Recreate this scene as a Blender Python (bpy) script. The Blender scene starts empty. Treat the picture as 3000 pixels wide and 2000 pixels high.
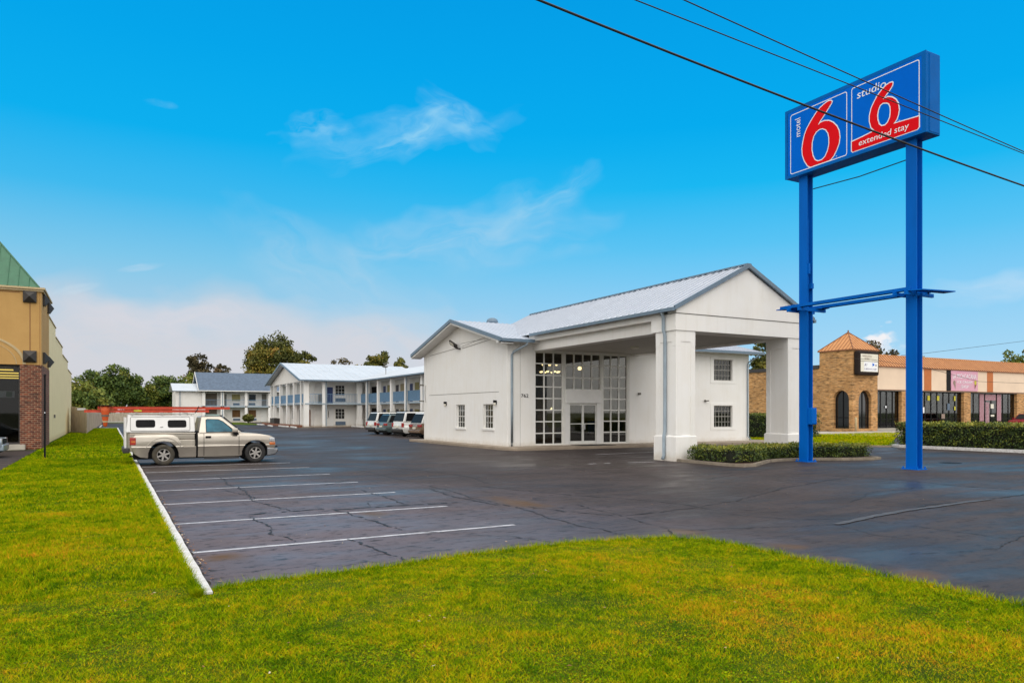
import bpy, bmesh, math, random
import numpy as np
from mathutils import Vector, Matrix, Euler
R = math.radians
rnd = random.Random(11)
rng = np.random.default_rng(5)
scn = bpy.context.scene
COL = scn.collection
ORG = {}

# ------------------------------------------------------------------ tagging
def tag(o, label=None, cat=None, group=None, kind=None):
    if label: o['label'] = label
    if cat: o['category'] = cat
    if group: o['group'] = group
    if kind: o['kind'] = kind
    return o

def thing(name, loc, label, cat, group=None):
    o = bpy.data.objects.new(name, None)
    COL.objects.link(o)
    o.location = loc
    o.empty_display_size = .3
    ORG[o.name] = Vector(loc)
    return tag(o, label, cat, group)

def link_mesh(name, me, parent=None, org=None):
    o = bpy.data.objects.new(name, me)
    COL.objects.link(o)
    if parent is not None:
        o.parent = parent
        ORG[o.name] = ORG[parent.name]
    else:
        ORG[o.name] = Vector(org) if org is not None else Vector((0, 0, 0))
        o.location = ORG[o.name]
    return o

class MB:
    """collects faces in world metres, linked as ONE mesh object"""
    def __init__(s, xf=None):
        s.v = []; s.f = []; s.m = []; s.mi = 0; s.xf = xf
    def P(s, p):
        return tuple(s.xf(*p)) if s.xf else tuple(p)
    def face(s, pts):
        n = len(s.v)
        s.v += [s.P(p) for p in pts]
        s.f.append(tuple(range(n, n + len(pts)))); s.m.append(s.mi)
    def box(s, x0, x1, y0, y1, z0, z1):
        if x0 > x1: x0, x1 = x1, x0
        if y0 > y1: y0, y1 = y1, y0
        if z0 > z1: z0, z1 = z1, z0
        n = len(s.v)
        s.v += [s.P(p) for p in [(x0,y0,z0),(x1,y0,z0),(x1,y1,z0),(x0,y1,z0),(x0,y0,z1),(x1,y0,z1),(x1,y1,z1),(x0,y1,z1)]]
        for q in [(0,3,2,1),(4,5,6,7),(0,1,5,4),(1,2,6,5),(2,3,7,6),(3,0,4,7)]:
            s.f.append(tuple(n + i for i in q)); s.m.append(s.mi)
        return s
    def hexa(s, p):   # 8 corners: bottom 4 then top 4
        n = len(s.v)
        s.v += [s.P(q) for q in p]
        for q in [(0,3,2,1),(4,5,6,7),(0,1,5,4),(1,2,6,5),(2,3,7,6),(3,0,4,7)]:
            s.f.append(tuple(n + i for i in q)); s.m.append(s.mi)
        return s
    def prism(s, pts, vec):
        n = len(s.v); k = len(pts); vec = Vector(vec)
        s.v += [s.P(p) for p in pts] + [s.P(Vector(p) + vec) for p in pts]
        s.f.append(tuple(n + i for i in range(k))); s.m.append(s.mi)
        s.f.append(tuple(n + k + i for i in reversed(range(k)))); s.m.append(s.mi)
        for i in range(k):
            j = (i + 1) % k
            s.f.append((n + i, n + k + i, n + k + j, n + j)); s.m.append(s.mi)
        return s
    def tube(s, pts, r, n=8, cap=True):
        pts = [Vector(s.P(p)) for p in pts]
        if not isinstance(r, (list, tuple)): r = [r] * len(pts)
        base = len(s.v); up = Vector((0.13, .21, .97)).normalized()
        for i, p in enumerate(pts):
            d = (pts[min(i + 1, len(pts) - 1)] - pts[max(i - 1, 0)])
            if d.length < 1e-9: d = Vector((0, 0, 1))
            d.normalize()
            a = d.cross(up)
            if a.length < .15: a = d.cross(Vector((1, 0, 0)))
            a.normalize(); b = d.cross(a)
            for k in range(n):
                t = 2 * math.pi * k / n
                s.v.append(tuple(p + (a * math.cos(t) + b * math.sin(t)) * r[i]))
        for i in range(len(pts) - 1):
            for k in range(n):
                k2 = (k + 1) % n
                s.f.append((base + i*n + k, base + i*n + k2, base + (i+1)*n + k2, base + (i+1)*n + k)); s.m.append(s.mi)
        if cap:
            s.f.append(tuple(base + k for k in reversed(range(n)))); s.m.append(s.mi)
            s.f.append(tuple(base + (len(pts)-1)*n + k for k in range(n))); s.m.append(s.mi)
        return s
    def lathe(s, c, prof, n=24, axis='z'):
        base = len(s.v); k = len(prof)
        for i in range(n):
            t = 2 * math.pi * i / n; ct, st = math.cos(t), math.sin(t)
            for (r, h) in prof:
                if axis == 'z': q = (c[0] + r*ct, c[1] + r*st, c[2] + h)
                elif axis == 'y': q = (c[0] + r*ct, c[1] + h, c[2] + r*st)
                else: q = (c[0] + h, c[1] + r*ct, c[2] + r*st)
                s.v.append(s.P(q))
        for i in range(n):
            j = (i + 1) % n
            for a in range(k - 1):
                s.f.append((base + i*k + a, base + j*k + a, base + j*k + a + 1, base + i*k + a + 1)); s.m.append(s.mi)
        return s
    def build(s, name, mat, parent=None, org=None, bevel=0, seg=2, smooth=False, recalc=True):
        o3 = ORG[parent.name] if parent is not None else (Vector(org) if org is not None else Vector((0,0,0)))
        me = bpy.data.meshes.new(name)
        me.from_pydata([(a - o3.x, b - o3.y, c - o3.z) for a, b, c in s.v], [], s.f)
        mats = mat if isinstance(mat, (list, tuple)) else [mat]
        for m in mats: me.materials.append(m)
        if len(mats) > 1: me.polygons.foreach_set('material_index', s.m)
        if recalc:
            bm = bmesh.new(); bm.from_mesh(me)
            bmesh.ops.recalc_face_normals(bm, faces=bm.faces)
            bm.to_mesh(me); bm.free()
        if smooth: me.polygons.foreach_set('use_smooth', [True] * len(me.polygons))
        me.update()
        o = link_mesh(name, me, parent, org)
        if bevel:
            if smooth is False: me.polygons.foreach_set('use_smooth', [True] * len(me.polygons))
            b = o.modifiers.new('Bevel', 'BEVEL'); b.width = bevel; b.segments = seg
            b.limit_method = 'ANGLE'; b.angle_limit = R(35); b.harden_normals = False
            w = o.modifiers.new('WN', 'WEIGHTED_NORMAL'); w.keep_sharp = True
        return o

def barrel(o, levels, fn):
    me = o.data; bm = bmesh.new(); bm.from_mesh(me)
    for z in levels:
        bmesh.ops.bisect_plane(bm, geom=bm.verts[:]+bm.edges[:]+bm.faces[:], plane_co=(0,0,z), plane_no=(0,0,1))
    for v in bm.verts: v.co.y *= fn(v.co.z)
    bm.to_mesh(me); bm.free(); me.polygons.foreach_set('use_smooth', [True]*len(me.polygons)); me.update()
    for mod in o.modifiers:
        if mod.type == 'BEVEL': mod.angle_limit = R(50)
    return o
def copy_thing(root, loc, rz=None, label=None, group=None):
    def cp(o, parent):
        c = o.copy(); COL.objects.link(c)
        if parent is not None: c.parent = parent
        for ch in [x for x in COL.objects if x.parent == o and x != c]:
            cp(ch, c)
        return c
    kids = cp(root, None)
    kids.location = loc
    if rz is not None: kids.rotation_euler = (0, 0, rz)
    if label: kids['label'] = label
    if group: kids['group'] = group
    return kids

# ------------------------------------------------------------------ materials
def srgb(r, g, b):
    def f(c):
        c /= 255.
        return c / 12.92 if c <= .04045 else ((c + .055) / 1.055) ** 2.4
    return (f(r), f(g), f(b), 1)

class NT:
    def __init__(s, nt): s.nt = nt; s.N = nt.nodes; s.L = nt.links
    def n(s, t, **kw):
        x = s.N.new(t)
        for k, v in kw.items(): setattr(x, k, v)
        return x
    def set(s, sock, v):
        if isinstance(v, bpy.types.NodeSocket): s.L.new(v, sock)
        else: sock.default_value = v
    def math(s, op, a, b=0., c=None, clamp=False):
        x = s.n('ShaderNodeMath', operation=op); x.use_clamp = clamp
        s.set(x.inputs[0], a); s.set(x.inputs[1], b)
        if c is not None: s.set(x.inputs[2], c)
        return x.outputs[0]
    def mix(s, f, a, b, mode='MIX'):
        x = s.n('ShaderNodeMix', data_type='RGBA', blend_type=mode)
        s.set(x.inputs[0], f); s.set(x.inputs[6], a); s.set(x.inputs[7], b)
        return x.outputs[2]
    def ramp(s, f, stops, interp='LINEAR'):
        x = s.n('ShaderNodeValToRGB'); x.color_ramp.interpolation = interp
        el = x.color_ramp.elements
        while len(el) < len(stops): el.new(.5)
        for e, (p, c) in zip(el, stops):
            e.position = p; e.color = c if len(c) == 4 else (*c, 1)
        s.set(x.inputs[0], f); return x.outputs[0]
    def noise(s, vec, scale, detail=4, rough=.55, dist=0.):
        x = s.n('ShaderNodeTexNoise'); x.inputs['Scale'].default_value = scale
        x.inputs['Detail'].default_value = detail; x.inputs['Roughness'].default_value = rough
        x.inputs['Distortion'].default_value = dist
        if vec is not None: s.L.new(vec, x.inputs['Vector'])
        return x.outputs['Fac']
    def pos(s): return s.n('ShaderNodeNewGeometry').outputs['Position']
    def mapping(s, vec, scale=(1,1,1), rot=(0,0,0), loc=(0,0,0)):
        x = s.n('ShaderNodeMapping'); s.L.new(vec, x.inputs[0])
        x.inputs['Scale'].default_value = scale; x.inputs['Rotation'].default_value = rot; x.inputs['Location'].default_value = loc
        return x.outputs[0]
    def bump(s, h, strength=.3, dist=.01):
        x = s.n('ShaderNodeBump'); x.inputs['Strength'].default_value = strength; x.inputs['Distance'].default_value = dist
        s.L.new(h, x.inputs['Height']); return x.outputs[0]

def newmat(name):
    m = bpy.data.materials.new(name); m.use_nodes = True
    nt = NT(m.node_tree); b = m.node_tree.nodes['Principled BSDF']
    return m, nt, b

MC = {}
def pm(name, col, rough=.6, metal=0., var=.12, scale=3., bump=.0, bscale=60., col2=None, spec=.5, coat=0., stretch=(1,1,1), emis=None, es=1.):
    if name in MC: return MC[name]
    m, t, b = newmat(name)
    if len(col) == 3: col = (*col, 1)
    p = t.mapping(t.n('ShaderNodeTexCoord').outputs['Object'], stretch)
    n1 = t.noise(p, scale, 5, .6)
    if col2 is None: col2 = tuple(c * (1 - var * 2) for c in col[:3]) + (1,)
    elif len(col2) == 3: col2 = (*col2, 1)
    f = t.ramp(n1, [(.35, (0,0,0)), (.68, (1,1,1))])
    t.set(b.inputs['Base Color'], t.mix(f, col, col2))
    b.inputs['Roughness'].default_value = rough; b.inputs['Metallic'].default_value = metal
    b.inputs['Specular IOR Level'].default_value = spec
    if coat: b.inputs['Coat Weight'].default_value = coat; b.inputs['Coat Roughness'].default_value = .08
    if bump: t.set(b.inputs['Normal'], t.bump(t.noise(p, bscale, 3), bump, .02))
    if emis:
        b.inputs['Emission Color'].default_value = (*emis[:3], 1); b.inputs['Emission Strength'].default_value = es
    MC[name] = m; return m

def brick_mat(name, c1, c2, mortar, bw=.21, bh=.075, ms=.012, c3=None):
    m, t, b = newmat(name)
    sp = t.n('ShaderNodeSeparateXYZ'); t.L.new(t.pos(), sp.inputs[0])
    cb = t.n('ShaderNodeCombineXYZ')
    t.set(cb.inputs[0], t.math('ADD', sp.outputs[0], sp.outputs[1])); t.set(cb.inputs[1], sp.outputs[2])
    br = t.n('ShaderNodeTexBrick'); t.L.new(cb.outputs[0], br.inputs[0])
    br.inputs['Color1'].default_value = c1; br.inputs['Color2'].default_value = c2; br.inputs['Mortar'].default_value = mortar
    br.inputs['Scale'].default_value = 1; br.inputs['Brick Width'].default_value = bw; br.inputs['Row Height'].default_value = bh
    br.inputs['Mortar Size'].default_value = ms; br.inputs['Bias'].default_value = 0.
    n = t.noise(t.mapping(cb.outputs[0], (1/bw*.9, 1/bh*.9, 1)), .9, 2, .5)
    dk = t.ramp(n, [(.3, (.35,.35,.35)), (.46, (.85,.85,.85)), (.75, (1.25,1.2,1.1))])
    col = t.mix(1., br.outputs[0], dk, 'MULTIPLY')
    st = t.ramp(t.noise(t.pos(), .7, 4), [(.35, (.82,.8,.76)), (.65, (1.08,1.06,1.02))])
    t.set(b.inputs['Base Color'], t.mix(1., col, st, 'MULTIPLY'))
    b.inputs['Roughness'].default_value = .85
    inv = t.math('SUBTRACT', 1., br.outputs['Fac'])
    t.set(b.inputs['Normal'], t.bump(inv, .5, .01))
    return m

def stucco(name, col, grime=.9, bstr=.25):
    m, t, b = newmat(name); p = t.pos()
    n1 = t.ramp(t.noise(p, .9, 6, .65), [(.3, (grime, grime*.985, grime*.96)), (.6, (1,1,1))])
    v = t.mapping(p, (3., 3., .25))
    n2 = t.ramp(t.noise(v, 1.6, 5, .6), [(.28, (.955,.95,.935)), (.5, (1,1,1))])
    c = t.mix(1., t.mix(1., col, n1, 'MULTIPLY'), n2, 'MULTIPLY')
    sp = t.n('ShaderNodeSeparateXYZ'); t.L.new(p, sp.inputs[0])
    low = t.math('ADD', sp.outputs[2], t.math('MULTIPLY', t.noise(p, 3., 4), .35))
    splash = t.ramp(low, [(.28, (.80,.76,.70)), (.55, (1,1,1))])
    t.set(b.inputs['Base Color'], t.mix(1., c, splash, 'MULTIPLY'))
    b.inputs['Roughness'].default_value = .8; b.inputs['Specular IOR Level'].default_value = .3
    t.set(b.inputs['Normal'], t.bump(t.noise(p, 45, 4, .6), bstr, .01))
    return m

def attr_mat(name, stops, rough=.6, patch=None, spec=.3, trans=0., patch2=None):
    m, t, b = newmat(name)
    a = t.n('ShaderNodeAttribute'); a.attribute_name = 'tint'
    f = a.outputs['Fac']
    if patch: f = t.math('ADD', f, t.math('MULTIPLY', t.math('SUBTRACT', t.noise(t.pos(), patch[0], 4, .6), .5), patch[1]), clamp=True)
    if patch2: f = t.math('ADD', f, t.math('MULTIPLY', t.math('SUBTRACT', t.noise(t.pos(), patch2[0], 3, .6), .5), patch2[1]), clamp=True)
    t.set(b.inputs['Base Color'], t.ramp(f, stops))
    b.inputs['Roughness'].default_value = rough; b.inputs['Specular IOR Level'].default_value = spec
    if trans:
        b.inputs['Transmission Weight'].default_value = 0
        b.inputs['Subsurface Weight'].default_value = 0
    return m

def glass_mat(name, tint=(.55,.6,.6), refl=1., rough=.02, tfac=1.):
    m = bpy.data.materials.new(name); m.use_nodes = True
    t = NT(m.node_tree); t.N.remove(m.node_tree.nodes['Principled BSDF'])
    out = [x for x in t.N if x.type == 'OUTPUT_MATERIAL'][0]
    tr = t.n('ShaderNodeBsdfTransparent'); tr.inputs[0].default_value = (*tint, 1)
    gl = t.n('ShaderNodeBsdfGlossy'); gl.inputs['Roughness'].default_value = rough; gl.inputs[0].default_value = (1,1,1,1)
    fr = t.n('ShaderNodeFresnel'); fr.inputs[0].default_value = 1.5
    mx = t.n('ShaderNodeMixShader')
    t.set(mx.inputs[0], t.math('MULTIPLY', fr.outputs[0], refl, clamp=True))
    t.L.new(tr.outputs[0], mx.inputs[1]); t.L.new(gl.outputs[0], mx.inputs[2]); t.L.new(mx.outputs[0], out.inputs[0])
    return m

M = {}
M['white'] = stucco('white_stucco', (.83,.82,.80,1), .97)
M['white_old'] = stucco('white_siding', (.78,.76,.73,1), .93, .15)
M['ceiling'] = pm('shaded_ceiling_paint', (.50,.48,.44), .8, var=.04)  # paint darkened to carry the shade under the portico
M['trim_white'] = pm('white_paint', (.78,.77,.75), .5, var=.03)
M['muntin'] = pm('muntin_paint', (.76,.75,.71), .5, var=.05)
M['frame_grey'] = pm('window_frame_grey', (.40,.385,.35), .5, var=.1)
M['steelblue'] = pm('steel_blue_paint', (.135,.20,.27), .45, var=.08, spec=.5)
M['pipe'] = pm('downspout_paint', (.30,.37,.43), .5, var=.08)
M['rail'] = pm('rail_blue_paint', (.17,.31,.48), .5, var=.08)
M['slabedge'] = pm('slab_edge_paint', (.36,.45,.52), .6, var=.1)
M['roofmetal'] = pm('galvanised_roof', (.60,.64,.71), .45, metal=.1, var=.09, scale=1.2, col2=(.50,.54,.61), stretch=(1,1,1))
M['roofmetal_w'] = pm('pale_metal_roof', (.56,.61,.67), .5, metal=.05, var=.05, scale=.5)
M['rib'] = pm('roof_rib', (.42,.46,.53), .5, var=.05)
M['blueroof'] = pm('blue_shingle', (.11,.155,.225), .85, var=.16, scale=2.2, bump=.3, bscale=9)
M['concrete'] = pm('concrete', (.33,.265,.20), .85, var=.12, scale=1.5, bump=.15, bscale=30)
M['concrete_pale'] = pm('pale_concrete', (.46,.42,.36), .85, var=.14, scale=.8, bump=.1, bscale=20)
M['kerb_old'] = pm('old_kerb', (.27,.225,.17), .9, var=.2, scale=3)
M['kerbwhite'] = pm('kerb_paint', (.74,.73,.72), .7, var=.1, scale=9, col2=(.50,.48,.45), bump=.4, bscale=24)
M['linewhite'] = pm('line_paint', (.60,.59,.62), .55, var=.2, scale=7, col2=(.30,.29,.31))
M['crack'] = pm('crack_tar', (.011,.010,.012), .6, var=.2)
M['seam'] = pm('seam_patch', (.080,.075,.078), .6, var=.2, scale=4)
M['black'] = pm('black_paint', (.010,.010,.011), .6, var=.1, spec=.12)
M['blackmetal'] = pm('dark_bronze', (.035,.03,.028), .5, var=.1)
M['rubber'] = pm('tyre_rubber', (.022,.021,.02), .8, var=.2, bump=.2, bscale=30)
M['rubber_mud'] = pm('muddy_tyre', (.075,.062,.042), .85, var=.3, scale=6, col2=(.03,.027,.022))
M['chrome'] = pm('chrome', (.62,.62,.63), .22, metal=.9, var=.05)
M['chrome_dim'] = pm('ground_toned_chrome', (.30,.31,.33), .3, metal=.85, var=.15, scale=4)  # chrome darkened in colour for the ground the bumper reflects
M['alloy'] = pm('alloy', (.50,.48,.45), .32, metal=.7, var=.1, scale=12)
M['signblue'] = pm('sign_blue', (.0,.135,.66), .7, var=.03, spec=.03)
M['cabinet'] = pm('cabinet_blue', (.0,.125,.46), .6, var=.09, scale=1.4, spec=.06)
M['postblue'] = pm('post_blue', (.0,.125,.54), .6, var=.10, scale=1.1, stretch=(1,1,.3), spec=.06)
M['signred'] = pm('sign_red', (.74,.008,.014), .7, var=.03, spec=.03)
M['signwhite'] = pm('sign_white', (.82,.84,.88), .4, var=.02)
M['tan'] = stucco('tan_stucco', (.50,.30,.105,1), .92)
M['cream'] = stucco('cream_block', (.88,.745,.45,1), .95)
M['tantrim'] = pm('tan_trim', (.52,.40,.22), .7, var=.08)
M['greenroof'] = pm('green_roof', (.045,.155,.085), .45, var=.1, metal=.1)
M['copper'] = pm('copper_roof', (.60,.275,.10), .6, metal=.0, var=.14, scale=1.2, col2=(.48,.21,.072))
M['copper_rib'] = pm('copper_rib', (.24,.085,.03), .6, var=.12)
M['fascia'] = pm('fascia_beige', (.78,.61,.46), .7, var=.05, scale=.5)
M['orange'] = pm('orange_band', (.50,.145,.03), .6, var=.07)
M['wood'] = pm('fence_wood', (.58,.49,.40), .85, var=.22, scale=2.2, col2=(.30,.24,.185), stretch=(6,6,.5), bump=.3, bscale=10)
M['redbrick'] = brick_mat('red_brick', (.105,.022,.014,1), (.22,.055,.026,1), (.33,.24,.165,1), .25, .105, .012)
M['tanbrick'] = brick_mat('tan_brick', (.47,.235,.078,1), (.66,.385,.17,1), (.42,.26,.13,1), .42, .115, .014)
M['glass'] = glass_mat('clear_glass', (.50,.53,.52), 1.2)
M['glass_shop'] = glass_mat('shop_glass', (.35,.37,.37), .8)
M['glass_entry'] = glass_mat('entrance_glass', (.60,.60,.56), 1.35)
M['glass_left'] = glass_mat('dim_shop_glass', (.45,.47,.47), .6)
M['darkglass'] = pm('dark_glass', (.012,.014,.017), .06, var=.3, scale=.8, spec=.8)
M['carglass'] = pm('car_glass', (.010,.010,.011), .25, var=.2, spec=.08)
M['tealglass'] = pm('tinted_glass', (.035,.17,.24), .12, var=.5, scale=2., col2=(.012,.05,.08), spec=.25)
M['curtain'] = pm('curtain_tan', (.42,.36,.22), .9, var=.15, scale=2, stretch=(8,8,.4))
M['curtain_y'] = pm('curtain_olive', (.38,.34,.15), .9, var=.2, scale=2, stretch=(6,6,.4))
M['curtain_b'] = pm('curtain_brown', (.19,.095,.035), .9, var=.25, scale=2, stretch=(6,6,.4))
M['blinds'] = pm('blinds', (.50,.47,.38), .8, var=.2, scale=3, stretch=(1,1,8))
M['acgrille'] = pm('air_conditioner_grille', (.10,.15,.22), .6, var=.1)
M['bluedoor'] = pm('blue_door', (.018,.045,.17), .5, var=.1)
M['darkdoor'] = pm('dark_door', (.06,.05,.06), .5, var=.1)
M['greydoor'] = pm('grey_door', (.16,.15,.13), .6, var=.1)
M['interior'] = pm('interior_tan', (.30,.22,.12), .8, var=.08)
M['interior_d'] = pm('interior_dark', (.15,.12,.09), .8, var=.15)
M['interior_k'] = pm('interior_black', (.025,.025,.028), .9)
M['floor_tile'] = pm('floor_tile', (.25,.2,.14), .4, var=.1)
M['desk'] = pm('desk_blue', (.02,.06,.30), .4, var=.05)
M['lamp_on'] = pm('lamp_lit', (.9,.8,.55), .5, emis=(1.,.78,.42), es=5.)
M['lampY'] = pm('tube_lit', (.9,.8,.4), .5, emis=(1.,.66,.12), es=4.)
M['lampglass'] = pm('lamp_frosted', (.75,.72,.62), .4, var=.05)
M['bronze_sign'] = pm('sign_case', (.022,.015,.013), .6, var=.1, spec=.12)
M['pink'] = pm('pink_banner', (.66,.30,.42), .6, var=.07, scale=.9, col2=(.60,.36,.45))
M['banner_red'] = pm('banner_maroon', (.22,.05,.08), .6, var=.3, scale=9, col2=(.50,.34,.38))
M['banner_pale'] = pm('banner_pale', (.40,.25,.29), .6, var=.2, scale=5)
M['yellow'] = pm('poster_yellow', (.60,.55,.03), .6, var=.15)
M['brown'] = pm('cone_brown', (.20,.07,.02), .6)
M['signgrey'] = pm('sign_text_grey', (.30,.22,.18), .6)
M['signpurple'] = pm('sign_text_purple', (.20,.16,.30), .6)
M['ladder'] = pm('ladder_orange', (.58,.055,.018), .5, var=.12, scale=4)
M['ladder_al'] = pm('ladder_aluminium', (.55,.53,.50), .4, metal=.5, var=.1)
M['cone_o'] = pm('cone_orange', (.68,.10,.015), .55, var=.1)
M['shell'] = pm('shell_white', (.74,.73,.72), .4, var=.05, scale=2, coat=.3)
M['pewter'] = pm('pewter_paint', (.50,.455,.39), .28, metal=.75, var=.06, scale=2, coat=.5)
M['carwhite'] = pm('car_white', (.72,.71,.68), .35, var=.05, coat=.6)
M['cargreen'] = pm('car_grey_green', (.11,.15,.15), .35, metal=.35, var=.05, coat=.6)
M['cartan'] = pm('car_tan', (.24,.15,.09), .35, metal=.35, var=.06, coat=.6)
M['carred'] = pm('car_red', (.20,.006,.012), .5, var=.08, coat=.1, spec=.1)
M['carblue'] = pm('car_silver_blue', (.30,.37,.43), .35, metal=.4, var=.06, coat=.6)
M['tail'] = pm('tail_red', (.42,.02,.015), .25, var=.2, scale=9, spec=.7)
M['amber'] = pm('amber_lens', (.62,.15,.02), .25, var=.2, scale=9, spec=.7)
M['lens'] = pm('clear_lens', (.62,.64,.68), .12, var=.2, scale=12, spec=.8, metal=.3)
M['mulch'] = pm('bark_mulch', (.10,.05,.025), .95, var=.35, scale=9, bump=.6, bscale=30)
M['brickborder'] = pm('brick_border', (.26,.095,.045), .9, var=.25, scale=5)
M['bark'] = pm('bark', (.085,.065,.045), .95, var=.3, scale=6, stretch=(3,3,.5), bump=.4, bscale=12)
M['wire'] = pm('cable_black', (.012,.011,.010), .6, var=.2)
M['brownroof'] = pm('brown_shingle', (.20,.115,.07), .9, var=.15)
M['leafdark'] = attr_mat('leaf_dark', [(0., (.012,.026,.010,1)), (.40, (.050,.092,.020,1)), (.7, (.13,.175,.026,1)), (1., (.26,.25,.04,1))], .65)
M['leafolive'] = attr_mat('leaf_olive', [(0., (.024,.032,.008,1)), (.4, (.095,.105,.018,1)), (.75, (.21,.18,.025,1)), (1., (.33,.20,.04,1))], .65)
M['leafbrown'] = attr_mat('leaf_brown', [(0., (.022,.022,.010,1)), (.45, (.085,.075,.035,1)), (.8, (.18,.13,.06,1)), (1., (.26,.15,.08,1))], .7)
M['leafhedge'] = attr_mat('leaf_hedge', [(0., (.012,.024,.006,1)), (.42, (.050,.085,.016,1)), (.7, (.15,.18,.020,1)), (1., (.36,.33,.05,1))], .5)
M['hedgecore'] = pm('hedge_core', (.014,.018,.008), .95, var=.3)
M['grass'] = attr_mat('grass_blade', [(0., (.045,.115,.001,1)), (.30, (.17,.27,.001,1)), (.55, (.33,.37,.002,1)), (.78, (.52,.38,.006,1)), (1., (.60,.27,.015,1))], .95, spec=.03, patch=(.6, 1.05), patch2=(5.5, 1.25))
M['deadleaf'] = attr_mat('dead_leaf', [(0., (.16,.06,.02,1)), (.6, (.34,.15,.05,1)), (1., (.6,.5,.35,1))], .7)

# lawn soil sheet
def lawn_mat():
    m, t, b = newmat('lawn'); p = t.pos()
    n = t.math('ADD', t.noise(p, .55, 4, .6), t.math('MULTIPLY', t.math('SUBTRACT', t.noise(p, 26, 3, .7), .5), .5))
    t.set(b.inputs['Base Color'], t.ramp(n, [(.25, (.02,.045,.002)), (.45, (.06,.10,.003)), (.62, (.10,.13,.004)), (.8, (.17,.12,.008))]))
    b.inputs['Roughness'].default_value = .95; b.inputs['Specular IOR Level'].default_value = .1
    t.set(b.inputs['Normal'], t.bump(t.noise(p, 40, 4, .7), .9, .04))
    return m
M['lawn'] = lawn_mat()
M['soil'] = pm('soil', (.050,.032,.020), .95, var=.4, scale=12, bump=.5, bscale=40)

def far_ground():
    m, t, b = newmat('open_ground'); p = t.pos()
    t.set(b.inputs['Base Color'], t.ramp(t.noise(p, .05, 5), [(.3, (.05,.075,.02)), (.7, (.12,.12,.045))]))
    b.inputs['Roughness'].default_value = 1; return m
M['ground'] = far_ground()

def asphalt():
    m, t, b = newmat('wet_asphalt'); p = t.pos()
    big = t.noise(p, .16, 5, .62, .4)
    mid = t.noise(p, .75, 6, .62)
    strk = t.noise(t.mapping(p, (.35, 1.5, 1), (0,0,.12)), .8, 5, .6)
    fine = t.noise(p, 75, 3, .7)
    c = t.ramp(mid, [(.28, (.016,.0135,.013)), (.5, (.027,.0225,.0225)), (.72, (.048,.040,.041))])
    c = t.mix(t.ramp(strk, [(.44, (0,0,0)), (.62, (.70,.70,.70))]), c, (.060,.052,.053,1))  # paler streaks: wet sheen put into the base colour
    c = t.mix(t.ramp(fine, [(.50, (0,0,0)), (.8, (.45,.45,.45))]), c, (.13,.12,.12,1))
    c = t.mix(t.ramp(t.noise(p, 30, 4, .8), [(.50, (0,0,0)), (.62, (.45,.45,.45))]), c, (.080,.070,.071,1))
    near = t.n('ShaderNodeVectorMath', operation='LENGTH'); t.L.new(t.mapping(p, (.16,.09,0), (0,0,0), (-.45,-1.05,0)), near.inputs[0])
    nk = t.math('SUBTRACT', 1.1, t.math('ADD', near.outputs['Value'], t.math('MULTIPLY', t.math('SUBTRACT', mid, .5), 1.4)), clamp=True)
    c = t.mix(t.math('MULTIPLY', nk, .75, clamp=True), c, (.145,.130,.155,1))  # pale area close by: reflected sky painted into the base colour
    spk = t.ramp(t.noise(t.mapping(p, (1,2.,1)), 3.4, 8, .78), [(.53, (0,0,0)), (.60, (1,1,1))])
    c = t.mix(t.math('MULTIPLY', spk, .85), c, (.018,.015,.017,1))
    c = t.mix(t.ramp(t.noise(p, 22, 3, .8), [(.60, (0,0,0)), (.70, (.8,.8,.8))]), c, (.014,.012,.013,1))
    c = t.mix(1., c, (1.06,.97,.93,1), 'MULTIPLY')
    # brown sediment pools
    for (x, y, rx, ry) in [(7.45,13.2,.42,1.15),(7.9,8.75,.30,.32),(8.2,5.15,.35,.38),(8.35,7.05,.25,.28),(1.3,10.1,.30,.28),(4.3,13.0,.28,.4),(19.2,8.6,.9,.5),(8.2,6.2,.2,.2)]:
        q = t.mapping(p, (1/rx, 1/ry, 0), (0,0,0), (-x/rx, -y/ry, 0))
        ln = t.n('ShaderNodeVectorMath', operation='LENGTH'); t.L.new(q, ln.inputs[0])
        k = t.math('SUBTRACT', 1.25, t.math('ADD', ln.outputs['Value'], t.math('MULTIPLY', t.math('SUBTRACT', t.noise(p, 2.6, 4, .6), .5), 1.5)), clamp=True)
        k = t.math('MULTIPLY', k, .9, clamp=True)
        c = t.mix(k, c, (.105,.058,.024,1))
    t.set(b.inputs['Base Color'], c)
    wet = t.math('ADD', t.math('MULTIPLY', big, .55), t.math('MULTIPLY', strk, .45))
    rough = t.ramp(wet, [(.38, (.33,.33,.33)), (.48, (.54,.54,.54)), (.62, (.80,.80,.80))])
    t.set(b.inputs['Roughness'], rough)
    b.inputs['Specular IOR Level'].default_value = .22; b.inputs['Specular Tint'].default_value = (1, .84, .74, 1)
    h = t.math('ADD', t.math('MULTIPLY', fine, .5), t.math('MULTIPLY', t.noise(p, 1.3, 3), .6))
    t.set(b.inputs['Normal'], t.bump(h, .25, .005))
    return m
M['asphalt'] = asphalt()

# ------------------------------------------------------------------ camera
TH = math.atan(1180 / 2140.)
cd = bpy.data.cameras.new('camera'); cam = bpy.data.objects.new('camera', cd); COL.objects.link(cam)
cam.location = (0, 0, 1.88); cam.rotation_euler = (R(90), 0, -TH)
cd.sensor_width = 36; cd.lens = 2140 / 3000 * 36; cd.shift_y = 207 / 3000.; cd.clip_end = 6000; cd.clip_start = .05
scn.camera = cam

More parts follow.
